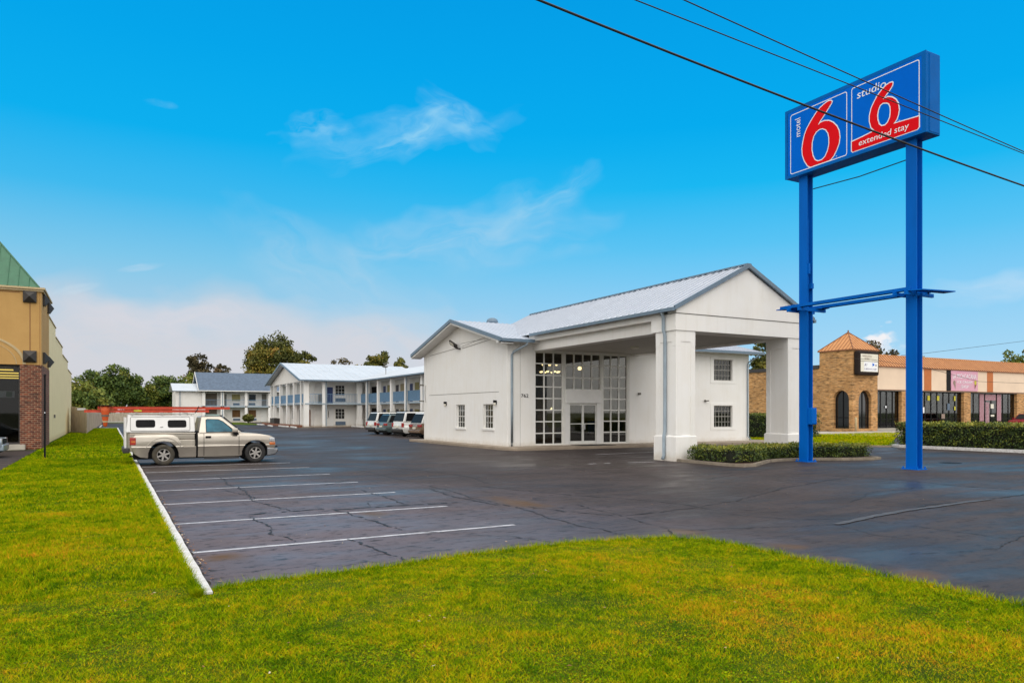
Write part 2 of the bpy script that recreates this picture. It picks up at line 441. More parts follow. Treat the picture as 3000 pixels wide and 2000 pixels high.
# ------------------------------------------------------------------ world
def make_world():
    w = bpy.data.worlds.new('World'); scn.world = w; w.use_nodes = True
    t = NT(w.node_tree); bg = w.node_tree.nodes['Background']
    d = t.n('ShaderNodeTexCoord').outputs['Generated']
    sp = t.n('ShaderNodeSeparateXYZ'); t.L.new(d, sp.inputs[0])
    x, y, z = sp.outputs
    hl = t.math('SQRT', t.math('ADD', t.math('MULTIPLY', x, x), t.math('MULTIPLY', y, y)))
    T = t.math('DIVIDE', z, t.math('MAXIMUM', hl, .001))
    A = t.math('ARCTAN2', x, y)
    Tn = t.math('DIVIDE', T, 1.2)
    S = lambda r, g, b: srgb(r, g, b)[:3]
    left = t.ramp(Tn, [(0., S(214,212,216)), (.06/1.2, S(205,212,221)), (.115/1.2, S(172,207,230)), (.19/1.2, S(126,200,236)), (.27/1.2, S(62,186,240)), (.35/1.2, S(8,176,240)), (.47/1.2, S(0,166,236)), (.60/1.2, S(0,156,230)), (.74/1.2, S(170,190,205)), (.9/1.2, (1.05,1.0,.94))])
    right = t.ramp(Tn, [(0., S(188,220,244)), (.07/1.2, S(168,216,245)), (.15/1.2, S(135,206,246)), (.22/1.2, S(88,196,245)), (.30/1.2, S(22,184,243)), (.38/1.2, S(0,172,240)), (.47/1.2, S(0,165,237)), (.60/1.2, S(0,156,230)), (.74/1.2, S(170,190,205)), (.9/1.2, (1.05,1.0,.94))])
    side = t.math('MULTIPLY', t.math('SUBTRACT', A, .12), 1.6, clamp=True)
    # wavy shift so the bands are not ruled
    col = t.mix(side, left, right)
    def vec2(a, b):
        c = t.n('ShaderNodeCombineXYZ'); t.set(c.inputs[0], a); t.set(c.inputs[1], b); return c.outputs[0]
    AT = vec2(A, T)
    def P(px, py):
        a = math.atan((px - 1500) / 2140.)
        return TH + a, (1207 - py) / 2140. * math.cos(a)
    def blob(px, py, rx, ry, ang, amt, nscale=3., stretch=3.5, col2=(.80,.84,.92,1), lo=.40, hi=.72, seed=0., soft=1.3):
        nonlocal col
        a0, t0 = P(px, py)
        m = t.n('ShaderNodeMapping', vector_type='POINT'); t.L.new(AT, m.inputs[0])
        m.inputs['Location'].default_value = (-a0, -t0, 0)
        r0 = t.mapping(m.outputs[0], (1,1,1), (0, 0, -ang))
        wx = t.n('ShaderNodeTexNoise'); wx.inputs['Scale'].default_value = nscale*2.2; wx.inputs['Detail'].default_value = 2; t.L.new(t.mapping(r0, (1,1.6,1), (0,0,0), (seed,0,0)), wx.inputs['Vector'])
        va = t.n('ShaderNodeVectorMath', operation='SUBTRACT'); t.L.new(wx.outputs['Color'], va.inputs[0]); va.inputs[1].default_value = (.5,.5,.5)
        vm = t.n('ShaderNodeVectorMath', operation='MULTIPLY'); t.L.new(va.outputs[0], vm.inputs[0]); vm.inputs[1].default_value = (rx/2140.*1.3, ry/2140.*1.7, 0)
        vd = t.n('ShaderNodeVectorMath', operation='ADD'); t.L.new(r0, vd.inputs[0]); t.L.new(vm.outputs[0], vd.inputs[1]); r = vd.outputs[0]
        q = t.mapping(r, (2140./rx, 2140./ry, 1))
        ln = t.n('ShaderNodeVectorMath', operation='LENGTH'); t.L.new(q, ln.inputs[0])
        mask = t.math('MULTIPLY', t.math('SUBTRACT', 1., ln.outputs['Value']), soft, clamp=True)
        nn = t.noise(t.mapping(r, (1, stretch, 1), (0,0,0), (seed, seed*.7, 0)), nscale, 5, .62, .4)
        k = t.math('MULTIPLY', mask, t.ramp(nn, [(lo, (0,0,0)), (hi, (1,1,1))]))
        k = t.math('MULTIPLY', k, amt, clamp=True)
        col = t.mix(k, col, col2)
    W = srgb(214, 214, 222)
    blob(560, 1080, 900, 235, -.05, 1.35, 3.2, 2.4, srgb(212,213,220), .18, .60, 1.3, 1.3)   # low bank on the left
    blob(1150, 1110, 800, 200, -.03, 1.0, 3., 2.5, srgb(212,214,222), .2, .6, 5.3, 1.5)
    blob(560, 940, 340, 75, 0., .9, 6., 2., srgb(216,216,224), .3, .62, 7.1, 1.4)
    blob(1180, 400, 330, 80, .26, 1.05, 7., 4.5, srgb(150,212,244), .34, .78, 2.2, 1.3)
    blob(1350, 350, 150, 62, -.45, .9, 10., 4., srgb(150,212,244), .36, .78, 3.9, 1.3)
    blob(930, 378, 115, 58, .15, .85, 12., 3., srgb(150,212,244), .34, .76, 9.2, 1.4)
    blob(1330, 710, 520, 105, .13, .85, 5., 4.5, srgb(172,212,238), .34, .76, 4.4, 1.3)
    blob(1560, 610, 260, 85, .5, .7, 7., 4., srgb(155,210,240), .36, .76, 6.4, 1.3)
    blob(1000, 830, 400, 130, -.5, .55, 5., 4., srgb(178,212,234), .34, .66, 8.8, 1.6)
    blob(215, 845, 75, 14, .25, .7, 10., 4., srgb(200,222,236), .3, .6, 2.9, 2.)
    blob(410, 785, 65, 11, .28, .55, 10., 4., srgb(185,216,238), .3, .6, 3.4, 2.)
    blob(470, 305, 50, 12, .0, .5, 12., 3., srgb(120,200,240), .3, .6, 1.4, 2.)
    blob(2586, 1045, 55, 75, .0, 1.7, 20., 1.2, srgb(244,243,246), .30, .56, 4.9, 2.2)
    blob(2930, 850, 200, 45, .0, .7, 8., 3., srgb(190,222,245), .34, .66, 6.6, 1.6)
    blob(2500, 1160, 1100, 100, .0, .6, 3., 3., srgb(205,224,240), .25, .6, 1.9, 1.5)
    blob(900, 1210, 1500, 120, .0, .75, 2., 3., srgb(212,212,217), .1, .5, 2.7, 1.5)
    # overcast behind the camera and overhead
    fwd = t.math('ADD', t.math('MULTIPLY', x, math.sin(TH)), t.math('MULTIPLY', y, math.cos(TH)))
    back = t.math('MULTIPLY', t.math('SUBTRACT', .64, fwd), 3.6, clamp=True)
    over = t.ramp(t.noise(d, 2.2, 5), [(.3, (1.10,1.07,1.04)), (.7, (1.55,1.51,1.45))])
    col = t.mix(back, col, over)
    ny = t.n('ShaderNodeTexSky', sky_type='NISHITA'); ny.sun_disc = False
    ny.sun_elevation = R(48); ny.sun_rotation = R(230); ny.air_density = 1.; ny.dust_density = 1.
    # the sky texture lights at 0.08; the graded colour of this day's sky is laid over it
    nys = t.mix(1., ny.outputs[0], (.08,.08,.08,1), 'MULTIPLY')
    fin = t.mix(.985, nys, col)
    up = t.n('ShaderNodeVectorMath', operation='SCALE'); t.L.new(fin, up.inputs[0]); up.inputs['Scale'].default_value = 10.
    t.L.new(up.outputs[0], bg.inputs[0]); bg.inputs[1].default_value = .1
make_world()
sl = bpy.data.lights.new('sun', 'SUN'); so = bpy.data.objects.new('sun', sl); COL.objects.link(so)
sl.energy = 1.45; sl.angle = R(70); sl.color = (1., .97, .91)
sd = Vector((-.38, -.88, 1.05)).normalized()
so.rotation_euler = sd.to_track_quat('Z', 'Y').to_euler()
vs = scn.view_settings
vs.view_transform = 'Standard'; vs.look = 'None'; vs.exposure = 0.; vs.gamma = 1.

# ------------------------------------------------------------------ ground
def sheet(name, pts, z, mat, kind='structure'):
    m = MB(); m.face([(x, y, z) for x, y in pts])
    o = m.build(name, mat, recalc=False); return tag(o, kind=kind)
sheet('ground', [(-1500,-1500),(1500,-1500),(1500,1500),(-1500,1500)], -.03, M['ground'])
def wavy(pts, amp=.03, step=.12, seed=1):
    r = random.Random(seed); out = []
    for i in range(len(pts) - 1):
        a, b = Vector(pts[i]), Vector(pts[i+1]); n = max(1, int((b - a).length / step))
        d = (b - a).normalized(); nn = Vector((-d.y, d.x))
        for k in range(n):
            out.append(a.lerp(b, k / n) + nn * r.uniform(-amp, amp))
    out.append(Vector(pts[-1])); return out
sheet('parking_lot', [(.82,-12),(130,-12),(130,34),(36.2,34),(36.2,60),(36,140.2),(-.2,140.2),(-.2,168),(-3.0,168),(-3.0,97),(.82,97)], 0., M['asphalt'])
sheet('neighbour_lot', [(-40,10),(-3.12,10),(-3.12,43.0),(-40,43.0)], 0., M['asphalt'])
# foreground lawn and left strip (one raised sheet with a ragged edge)
edge = wavy([(.95,8.18),(1.44,8.30),(2.41,8.32),(3.19,8.42),(4.11,8.58),(4.86,8.60),(5.74,8.62),(6.61,8.46),(7.25,8.28),(7.52,8.0),(7.62,7.34),(7.60,6.52),(7.62,5.63),(7.62,4.82),(7.62,4.3),(7.66,3.5),(7.7,1.0),(7.7,-6)], .045, .1)
fl = [(-30,-6),(-30,9.9),(-3.05,9.9),(-3.05,20),(-3.05,28.5)] 
m = MB()
poly = [(p.x, p.y, .035) for p in edge]
m.face([(-30,-6,.035)] + [(x,y,.035) for x,y in [(-30,9.9),(-3.05,9.9),(-3.05,43.2),(-3.2,43.2),(-3.2,82.8),(-3.2,97),(-.2,97.5),(.2,97.0),(.75,96.2),(.75,8.18)]] + poly)
lawn = tag(m.build('lawn', M['lawn'], recalc=False), kind='structure')
# lawn skirt so the edge has thickness
m = MB()
for a, b in zip(poly, poly[1:]): m.face([(a[0],a[1],-.02),(b[0],b[1],-.02),b,a])
tag(m.build('lawn_edge', M['mulch'], recalc=False), kind='structure')
m = MB(); rs = random.Random(4); prev = None
for i in range(0, len(edge)-1):
    d = (edge[i+1]-edge[i]).normalized(); nn = Vector((-d.y,d.x)); q = edge[i] + nn*(.02+.09*rs.random()**2); a = edge[i] - nn*.03
    cur = ((a.x,a.y,.006),(q.x,q.y,.006))
    if prev: m.face([prev[0],cur[0],cur[1],prev[1]])
    prev = cur
prev = None
for i in range(260):
    y = 8.0 + i*.12; x = .935 + .07*rs.random()**2.5
    cur = ((.90,y,.006),(x,y,.006))
    if prev: m.face([prev[0],cur[0],cur[1],prev[1]])
    prev = cur
tag(m.build('soil_edge', M['soil'], recalc=False), kind='structure')
m = MB(); m.prism([(-2.9,44.9,.036),(.68,37.55,.036),(.72,37.42,.036),(-2.86,44.7,.036)], (0,0,.012))
tag(m.build('dark_strip', M['mulch']), kind='structure')  # narrow dark strip laid diagonally over the grass
sheet('far_lawn', wavy([(17.0,113.),(18.6,110.5),(19.6,113.),(20.6,116.),(20.6,138.8),(16,138.8),(15.,125)], .05, .8) , .03, M['lawn'])
sheet('verge', [(36.15,25.35),(36.5,24.9),(37.3,24.75),(38.4,25.4),(52.3,34.6),(61.8,41.5),(61.8,46),(50.2,40.2),(45,41),(36.0,36)], .03, M['lawn'])
sheet('side_verge', [(38.3,10),(60,10),(60,31.),(52,34.2),(38.3,24.8)], .02, M['lawn'])
sheet('shop_pavement', [(50.8,40.0),(52.2,34.6),(60,31),(120,31),(120,45.3),(60,45.3),(60,46.6),(58,50)], .05, M['concrete_pale'])
# kerbs
def strip_poly(m, pts, w, z0, z1, jit=0., seed=3, step=.5):
    r = random.Random(seed)
    P = []
    for i in range(len(pts)-1):
        a, b = Vector(pts[i]), Vector(pts[i+1]); n = max(1, int((b-a).length/step))
        P += [a.lerp(b, k/n) for k in range(n)]
    P.append(Vector(pts[-1]))
    L = []; Rr = []
    for i, p in enumerate(P):
        d = (P[min(i+1,len(P)-1)] - P[max(i-1,0)]).normalized(); nn = Vector((-d.y, d.x))
        L.append(p + nn*(w/2 + r.uniform(-jit,jit))); Rr.append(p - nn*(w/2 + r.uniform(-jit,jit)))
    for i in range(len(P)-1):
        m.hexa([(L[i].x,L[i].y,z0),(Rr[i].x,Rr[i].y,z0),(Rr[i+1].x,Rr[i+1].y,z0),(L[i+1].x,L[i+1].y,z0),
                (L[i].x,L[i].y,z1),(Rr[i].x,Rr[i].y,z1),(Rr[i+1].x,Rr[i+1].y,z1),(L[i+1].x,L[i+1].y,z1)])
m = MB(); strip_poly(m, [(.86,7.98),(.86,96.2)], .125, -.02, .055, .006, 3, .45)
tag(m.build('white_kerb', M['kerbwhite'], org=(.85,8,0)), kind='structure')
m = MB(); strip_poly(m, [(.85,96.3),(.4,97.2),(-.2,97.6),(-1.0,99.5),(-1.0,104),(-.9,118)], .15, -.02, .10); strip_poly(m, [(-.6,160.),(16,160.)], .3, -.02, .12)
tag(m.build('far_kerb', M['kerbwhite']), kind='structure')
m = MB(); strip_poly(m, [(38.6,24.9),(37.35,24.75),(37.05,24.2),(36.95,22),(37.0,18),(37.0,9)], .2, -.02, .14, .01, 5, .8)
tag(m.build('verge_kerb', M['kerbwhite']), kind='structure')
m = MB(); strip_poly(m, [(36.1,31.5),(36.1,25.4),(36.5,24.85),(37.0,24.7)], .15, -.02, .09)
tag(m.build('concrete_kerb', M['concrete']), kind='structure')
# parking lines
m = MB()
for x1, y0, y1 in [(5.93,10.62,10.66),(5.93,13.46,13.44),(5.88,16.45,16.35),(5.86,19.35,19.22),(5.87,22.3,22.1),(5.96,25.4,25.1),(5.9,28.0,27.8),(5.9,31.,30.8),(5.9,33.9,33.7)]:
    w = .052
    n = 14
    for k in range(n):
        a, b = k/n, (k+1)/n
        xa, xb = .97 + (x1-.97)*a, .97 + (x1-.97)*b
        ya, yb = y0 + (y1-y0)*a, y0 + (y1-y0)*b
        j = rnd.uniform(-.006,.006)
        m.face([(xa,ya-w+j,.004),(xb,yb-w+j,.004),(xb,yb+w+j,.004),(xa,ya+w+j,.004)])
for (a, b) in [((18.9,26.6),(23.1,27.1)),((16.9,21.72),(18.15,21.68)),((15.2,21.9),(15.6,21.9)),((15.9,21.85),(16.2,21.85))]:
    a, b = Vector(a), Vector(b); d = (b-a).normalized(); nn = Vector((-d.y,d.x))*.05
    m.face([(a.x-nn.x,a.y-nn.y,.004),(b.x-nn.x,b.y-nn.y,.004),(b.x+nn.x,b.y+nn.y,.004),(a.x+nn.x,a.y+nn.y,.004)])
tag(m.build('parking_lines', M['linewhite'], recalc=False), kind='structure')
# cracks
CR = [([(2.79,23.4),(2.77,21.67),(2.68,20.21),(2.81,19.32),(2.79,17.42),(2.71,16.44)],.02),
 ([(2.41,18.79),(2.76,17.23),(2.7,16.26),(2.82,15.3),(2.93,14.58),(3.05,14.14)],.02),
 ([(2.05,14.03),(2.67,14.12),(3.38,14.17),(4.05,13.96),(4.84,14.01),(5.78,13.84),(6.48,13.88)],.05),
 ([(2.21,13.8),(2.27,13.0),(2.3,12.4),(2.18,11.62),(2.29,11.27),(2.35,10.78)],.02),
 ([(3.8,14.1),(3.88,13.6),(3.95,12.45),(4.03,11.67),(4.08,11.02)],.022),
 ([(3.07,10.65),(3.15,9.92),(3.24,9.39),(3.31,8.99),(3.22,8.5)],.02),
 ([(4.07,10.98),(4.55,10.51),(4.95,9.99),(5.29,9.71),(5.58,9.09),(5.7,8.6)],.014),
 ([(5.38,17.39),(5.33,16.24),(5.37,15.18),(5.31,14.1)],.02),
 ([(5.85,19.97),(5.35,19.32),(4.85,18.73)],.025),([(4.73,14.77),(4.57,14.16)],.02),
 ([(7.12,23.04),(7.12,20.64),(7.15,17.75),(7.14,15.93),(6.98,14.09),(7.01,12.49),(6.89,11.22),(6.8,10.0),(6.95,9.2),(6.8,8.5)],.018),
 ([(8.13,10.6),(9.63,10.79),(11.63,11.27),(14.68,12.64),(18.81,13.85)],.022),
 ([(8.29,16.78),(8.6,15.5),(9.15,14.04),(10.09,12.12),(10.3,11.2),(10.22,10.46)],.02),
 ([(9.93,9.94),(10.46,9.01),(11.58,8.1),(11.78,5.77)],.014),([(18.66,14.77),(19.27,12.81),(19.02,10.86),(19.36,9.48)],.03),
 ([(7.9,8.9),(8.9,8.6),(9.6,8.4),(10.65,8.05),(10.3,7.2),(10.4,6.6)],.012),([(8.13,10.6),(7.9,9.2),(7.5,8.4)],.014),
 ([(8.3,12.4),(8.13,10.6),(7.6,11.6),(7.3,12.6)],.02),([(6.95,16.9),(6.7,15.1),(6.9,13.0)],.03),
 ([(13.5,9.9),(15.5,10.9),(18.5,11.1)],.014),([(13.49,8.52),(14.5,8.9),(17.86,8.9),(22,9.5)],.035),
 ([(12.,16.5),(14.5,15.2),(17.0,16.2),(20,17.2)],.015),([(8.4,24),(9,21),(9.2,19),(8.7,17)],.02),([(9.2,5.9),(10.8,5.6),(12.6,6.1),(14.7,5.4)],.012)]
def squig(pts, seed, step=.11, amp=.035):
    r = random.Random(seed); out = []; off = 0
    for i in range(len(pts)-1):
        a, b = Vector(pts[i]), Vector(pts[i+1]); n = max(2, int((b-a).length/step)); d = (b-a).normalized(); nn = Vector((-d.y,d.x))
        for k in range(n):
            off = off*.7 + r.uniform(-amp, amp)*.8
            out.append(a.lerp(b, k/n) + nn*off)
    out.append(Vector(pts[-1])); return out
m = MB(); rr = random.Random(9)
for i, (pts, w) in enumerate(CR):
    P = squig(pts, i, .08, .04); prev = None; w *= 1.45
    for j, p in enumerate(P):
        d = (P[min(j+1,len(P)-1)] - P[max(j-1,0)]).normalized(); nn = Vector((-d.y,d.x)) * w * rr.uniform(.08,.85) * min(1, (j+1)/4, (len(P)-j)/4)
        cur = ((p.x-nn.x,p.y-nn.y,.008),(p.x+nn.x,p.y+nn.y,.008))
        if prev and rr.random() > .10: m.face([prev[0],cur[0],cur[1],prev[1]])
        prev = cur
tag(m.build('asphalt_cracks', M['crack'], recalc=False), kind='structure')
m = MB(); prev = None
P = squig([(10.65,8.08),(12.0,8.38),(13.49,8.60),(15.0,8.72),(16.6,8.80)], 77, .15, .02)
for j, p in enumerate(P):
    nn = Vector((-.2,1)).normalized() * .075 * rr.uniform(.6,1.1); cur = ((p.x-nn.x,p.y-nn.y,.012),(p.x+nn.x,p.y+nn.y,.012))
    if prev: m.face([prev[0],cur[0],cur[1],prev[1]])
    prev = cur
tag(m.build('seam_patch', M['seam'], recalc=False), kind='structure')
m = MB(); m.lathe((27.3,15.85,.0), [(0,.012),(.33,.012),(.36,.006),(.36,0)], 28)
m.mi = 0
tag(m.build('manhole_cover', M['black'], org=(27.3,15.85,0)), 'round dark iron cover in the asphalt right of the blue sign posts', 'manhole cover')

# ------------------------------------------------------------------ grass blades
def tint_mesh(name, verts, nper, tints, mat, parent=None, org=(0,0,0), quad=False):
    n = len(verts) // nper
    me = bpy.data.meshes.new(name)
    me.vertices.add(len(verts)); me.vertices.foreach_set('co', (verts - np.array(org)).astype(np.float32).ravel())
    me.loops.add(len(verts)); me.loops.foreach_set('vertex_index', np.arange(len(verts), dtype=np.int32))
    me.polygons.add(n); me.polygons.foreach_set('loop_start', np.arange(0, len(verts), nper, dtype=np.int32))
    me.polygons.foreach_set('loop_total', np.full(n, nper, dtype=np.int32))
    me.update(calc_edges=True)
    a = me.attributes.new('tint', 'FLOAT', 'FACE'); a.data.foreach_set('value', tints.astype(np.float32))
    me.materials.append(mat)
    return link_mesh(name, me, parent, org)
from mathutils import geometry
EX = np.array([(p.x, p.y) for p in edge])
def inlawn(x, y):
    ok = (x < .78)
    # foreground lawn: below the edge polyline
    top = np.interp(x, EX[:100,0], EX[:100,1]) if False else None
    ymax = np.interp(x, [.9,1.44,2.41,3.19,4.11,4.86,5.74,6.61,7.25,7.6], [8.22,8.30,8.32,8.42,8.58,8.60,8.62,8.46,8.30,7.6])
    fg = (x >= .93) & (x < 7.60) & (y < ymax)
    fg2 = (x >= .76) & (x < .95) & (y < 7.95)
    left = (x < .765) & ((x > -3.0) | (y < 9.8))
    return fg | left | fg2
def blades(x, y, h, w, lean):
    n = len(x); a = rng.uniform(0, 2*np.pi, n)
    dx, dy = np.cos(a)*w/2, np.sin(a)*w/2
    la = rng.uniform(0, 2*np.pi, n); l = h*rng.uniform(.15, lean, n)
    z0 = np.full(n, .03)
    V = np.empty((n, 3, 3))
    V[:,0] = np.stack([x-dx, y-dy, z0], 1); V[:,1] = np.stack([x+dx, y+dy, z0], 1)
    V[:,2] = np.stack([x+np.cos(la)*l, y+np.sin(la)*l, z0+h*rng.uniform(.75,1.1,n)], 1)
    return V.reshape(-1,3)
VV = []; TT = []
def add_grass(n, x0, x1, y0, y1, h, w, zmax, lean=1.1, dens=None):
    x = rng.uniform(x0, x1, n); y = rng.uniform(y0, y1, n)
    Z = x*math.sin(TH) + y*math.cos(TH); X = x*math.cos(TH) - y*math.sin(TH)
    k = inlawn(x, y) & (Z > 4.4) & (np.abs(X) < Z*.76)
    x, y, Z = x[k], y[k], Z[k]
    # tufty height
    hh = h*(.55 + .9*(.5+.5*np.sin(x*3.1+np.sin(y*2.3)*2)*np.sin(y*2.7+1.3*np.sin(x*1.9)))) * rng.uniform(.5, 1.25, len(x))
    VV.append(blades(x, y, hh, w*rng.uniform(.6,1.3,len(x)), lean))
    pz = np.exp(-((x-5.2)**2/1.3 + (y-5.0)**2/1.6))*.20 + np.exp(-((x+.6)**2/.5 + (y-14.)**2/9.))*.13 + np.exp(-((x-5.6)**2/3. + (y-3.)**2/2.))*.10
    TT.append(np.clip(rng.normal(.43, .19, len(x)) + pz*1.5 - .08*(y>12) - .06*(y>26), 0, 1))
add_grass(620000, -2.0, 7.7, 2.2, 8.8, .030, .0070, 9, 1.9)
add_grass(150000, -3.0, .78, 8.5, 16, .045, .011, 20)
add_grass(120000, -3.0, .78, 16, 34, .055, .02, 40)
add_grass(60000, -3.0, .78, 34, 96, .07, .045, 99)
# clover leaves lying among the blades
n = 110000
x = rng.uniform(-1.2, 7.7, n); y = rng.uniform(2.2, 8.7, n)
cl = np.sin(x*1.7+2)*np.sin(y*1.9+.5) + .5*np.sin(x*4.1)*np.sin(y*3.7) + rng.normal(0,.35,n)
k = inlawn(x, y) & (cl > .25); x, y = x[k], y[k]; n = len(x)
a = rng.uniform(0, 2*np.pi, n); s = rng.uniform(.007, .014, n); zz = rng.uniform(.036, .055, n)
V = np.empty((n,3,3))
for i in range(3):
    V[:,i] = np.stack([x+np.cos(a+i*2.1)*s, y+np.sin(a+i*2.1)*s, zz+rng.uniform(-.006,.006,n)],1)
VV.append(V.reshape(-1,3)); TT.append(np.clip(rng.normal(.20,.10,n),0,1))
# taller ragged blades along the asphalt edge
ep = np.array([(p.x, p.y) for p in edge[:120]]); ii = rng.integers(0, len(ep)-1, 9000)
tt = rng.uniform(0,1,9000)[:,None]; q = ep[ii]*(1-tt) + ep[ii+1]*tt + rng.normal(0,.05,(9000,2))
VV.append(blades(q[:,0], q[:,1]-.02, rng.uniform(.03,.10,9000), .007, 1.0)); TT.append(np.clip(rng.normal(.4,.15,9000),0,1))
q = np.stack([rng.normal(.775,.02,16000), 7.9 + 60*rng.uniform(0,1,16000)**2.2],1)
VV.append(blades(q[:,0], q[:,1], rng.uniform(.04,.11,16000), .009, .9)); TT.append(np.clip(rng.normal(.4,.13,16000),0,1))
g = tint_mesh('grass', np.concatenate(VV), 3, np.concatenate(TT), M['grass'])
tag(g, 'short green and yellow grass and clover covering the lawn beside the parking lot', 'grass', kind='stuff')
# verge grass on the right
n = 40000; x = rng.uniform(36.2, 61, n); y = rng.uniform(25, 41, n)
k = (y > 24.9 + (x-37)*.62) & (y < 36.5 + (x-36)*.3) ; x, y = x[k], y[k]
V = blades(x, y, rng.uniform(.05,.11,len(x)), .06, 1.)
g = tint_mesh('verge_grass', V, 3, np.clip(rng.normal(.50,.12,len(x)),0,1), M['grass'])
tag(g, 'yellowish grass on the verge between the motel lot and the brick shops', 'grass', kind='stuff')
# fallen leaves
n = 340
x = np.concatenate([rng.uniform(-1.5,7.4,70), .96+np.abs(rng.normal(0,.05,150)), rng.uniform(1.2,16,120)])
y = np.concatenate([rng.uniform(3,8.2,70), rng.uniform(8.2,18,150)**1., rng.uniform(9,22,120)])
zl = np.concatenate([np.full(70,.075), np.full(150,.012), np.full(120,.012)])
a = rng.uniform(0,6.28,n); s = np.concatenate([rng.uniform(.010,.022,70), rng.uniform(.010,.030,150), rng.uniform(.008,.022,120)])
V = np.empty((n,4,3))
for i in range(4): V[:,i] = np.stack([x+np.cos(a+i*1.57)*s*(1 if i%2 else .6), y+np.sin(a+i*1.57)*s*(1 if i%2 else .6), zl+rng.uniform(0,.012,n)],1)
g = tint_mesh('fallen_leaves', V.reshape(-1,3), 4, rng.uniform(0,1,n), M['deadleaf'])
tag(g, 'scattered dry brown leaves along the white kerb and on the lawn', 'fallen leaves', kind='stuff')

# ------------------------------------------------------------------ vegetation helpers
def leaf_quads(c, s, up=.0):
    n = len(c)
    nrm = rng.normal(size=(n,3)); nrm[:,2] = nrm[:,2] + up
    nrm /= np.linalg.norm(nrm,axis=1)[:,None]
    t = np.cross(nrm, rng.normal(size=(n,3))); t /= np.linalg.norm(t,axis=1)[:,None]
    b = np.cross(nrm, t)
    s = (s*rng.uniform(.6,1.3,n))[:,None]
    V = np.empty((n,4,3))
    V[:,0] = c - t*s; V[:,1] = c - b*s*.55; V[:,2] = c + t*s; V[:,3] = c + b*s*.55
    return V.reshape(-1,3)
def leaf_clump_tints(nc, n, idx, base, sd_clump=.16, sd=.10):
    ct = rng.normal(base, sd_clump, nc)
    return np.clip(ct[idx] + rng.normal(0, sd, n), 0, 1)

def tree(x, y, h, rad, label, leafmat, crown_base=.3, nclump=60, nleaf=5000, ls=.32, base=.45, trunk_r=None, squash=.98, group=None, name='tree', gap=1., cr=.23, lean=(0,0)):
    t = thing(name, (x, y, 0), label, 'tree', group)
    tr = trunk_r or h*.022
    H0 = h*crown_base
    cz = H0 + (h-H0)*.5; rz = (h-H0)*.5
    m = MB(); top = Vector((x+lean[0], y+lean[1], h*.8))
    pts = [Vector((x,y,-.2)), Vector((x+rnd.uniform(-.1,.1),y,h*.18)), Vector((x+lean[0]*.3+rnd.uniform(-.2,.2),y,h*.42)), Vector((x+lean[0]*.7,y+lean[1]*.7,h*.62)), top]
    m.tube(pts, [tr*1.3, tr, tr*.75, tr*.5, tr*.15], 8)
    # clump centres on a lobed ellipsoid shell and inside
    cc = []
    for i in range(nclump):
        for _ in range(40):
            v = Vector((rnd.gauss(0,1), rnd.gauss(0,1), rnd.gauss(.15,1))).normalized()
            r = rnd.uniform(.06, 1.0)**.5*.93
            lob = 1 + .10*math.sin(3.1*math.atan2(v.y,v.x)+h) + .07*math.sin(5*v.z+x)
            p = Vector((v.x*rad*lob*r, v.y*rad*lob*r, v.z*rz*squash*1.02*r*lob))
            if p.z < -rz*.75 and rnd.random() < .7: continue
            break
        cc.append(p + Vector((x+lean[0]*.6, y+lean[1]*.6, cz)))
    for i in range(0, len(cc), 3):
        q = cc[i]; s = pts[2].lerp(pts[4], rnd.uniform(0,.8)); mid = s.lerp(q, .55) + Vector((0,0,-.04*h))
        m.tube([s, mid, q], [tr*.32, tr*.17, tr*.05], 5)
    m.build('trunk', M['bark'], t)
    C = np.array([list(v) for v in cc]); idx = rng.integers(0, len(C), nleaf)
    cs = rng.uniform(.75, 1.25, len(C))*rad*cr*1.12
    d = rng.normal(size=(nleaf,3)); d /= np.linalg.norm(d,axis=1)[:,None]
    d *= (rng.uniform(0,1,nleaf)**.5)[:,None]*cs[idx][:,None]; d[:,2] *= .85
    P = C[idx] + d
    V = leaf_quads(P, ls)
    V[:,2] = np.maximum(V[:,2], .15)
    tint_mesh('crown', V, 4, leaf_clump_tints(len(C), nleaf, idx, base), leafmat, t, org=tuple(ORG[t.name]))
    return t

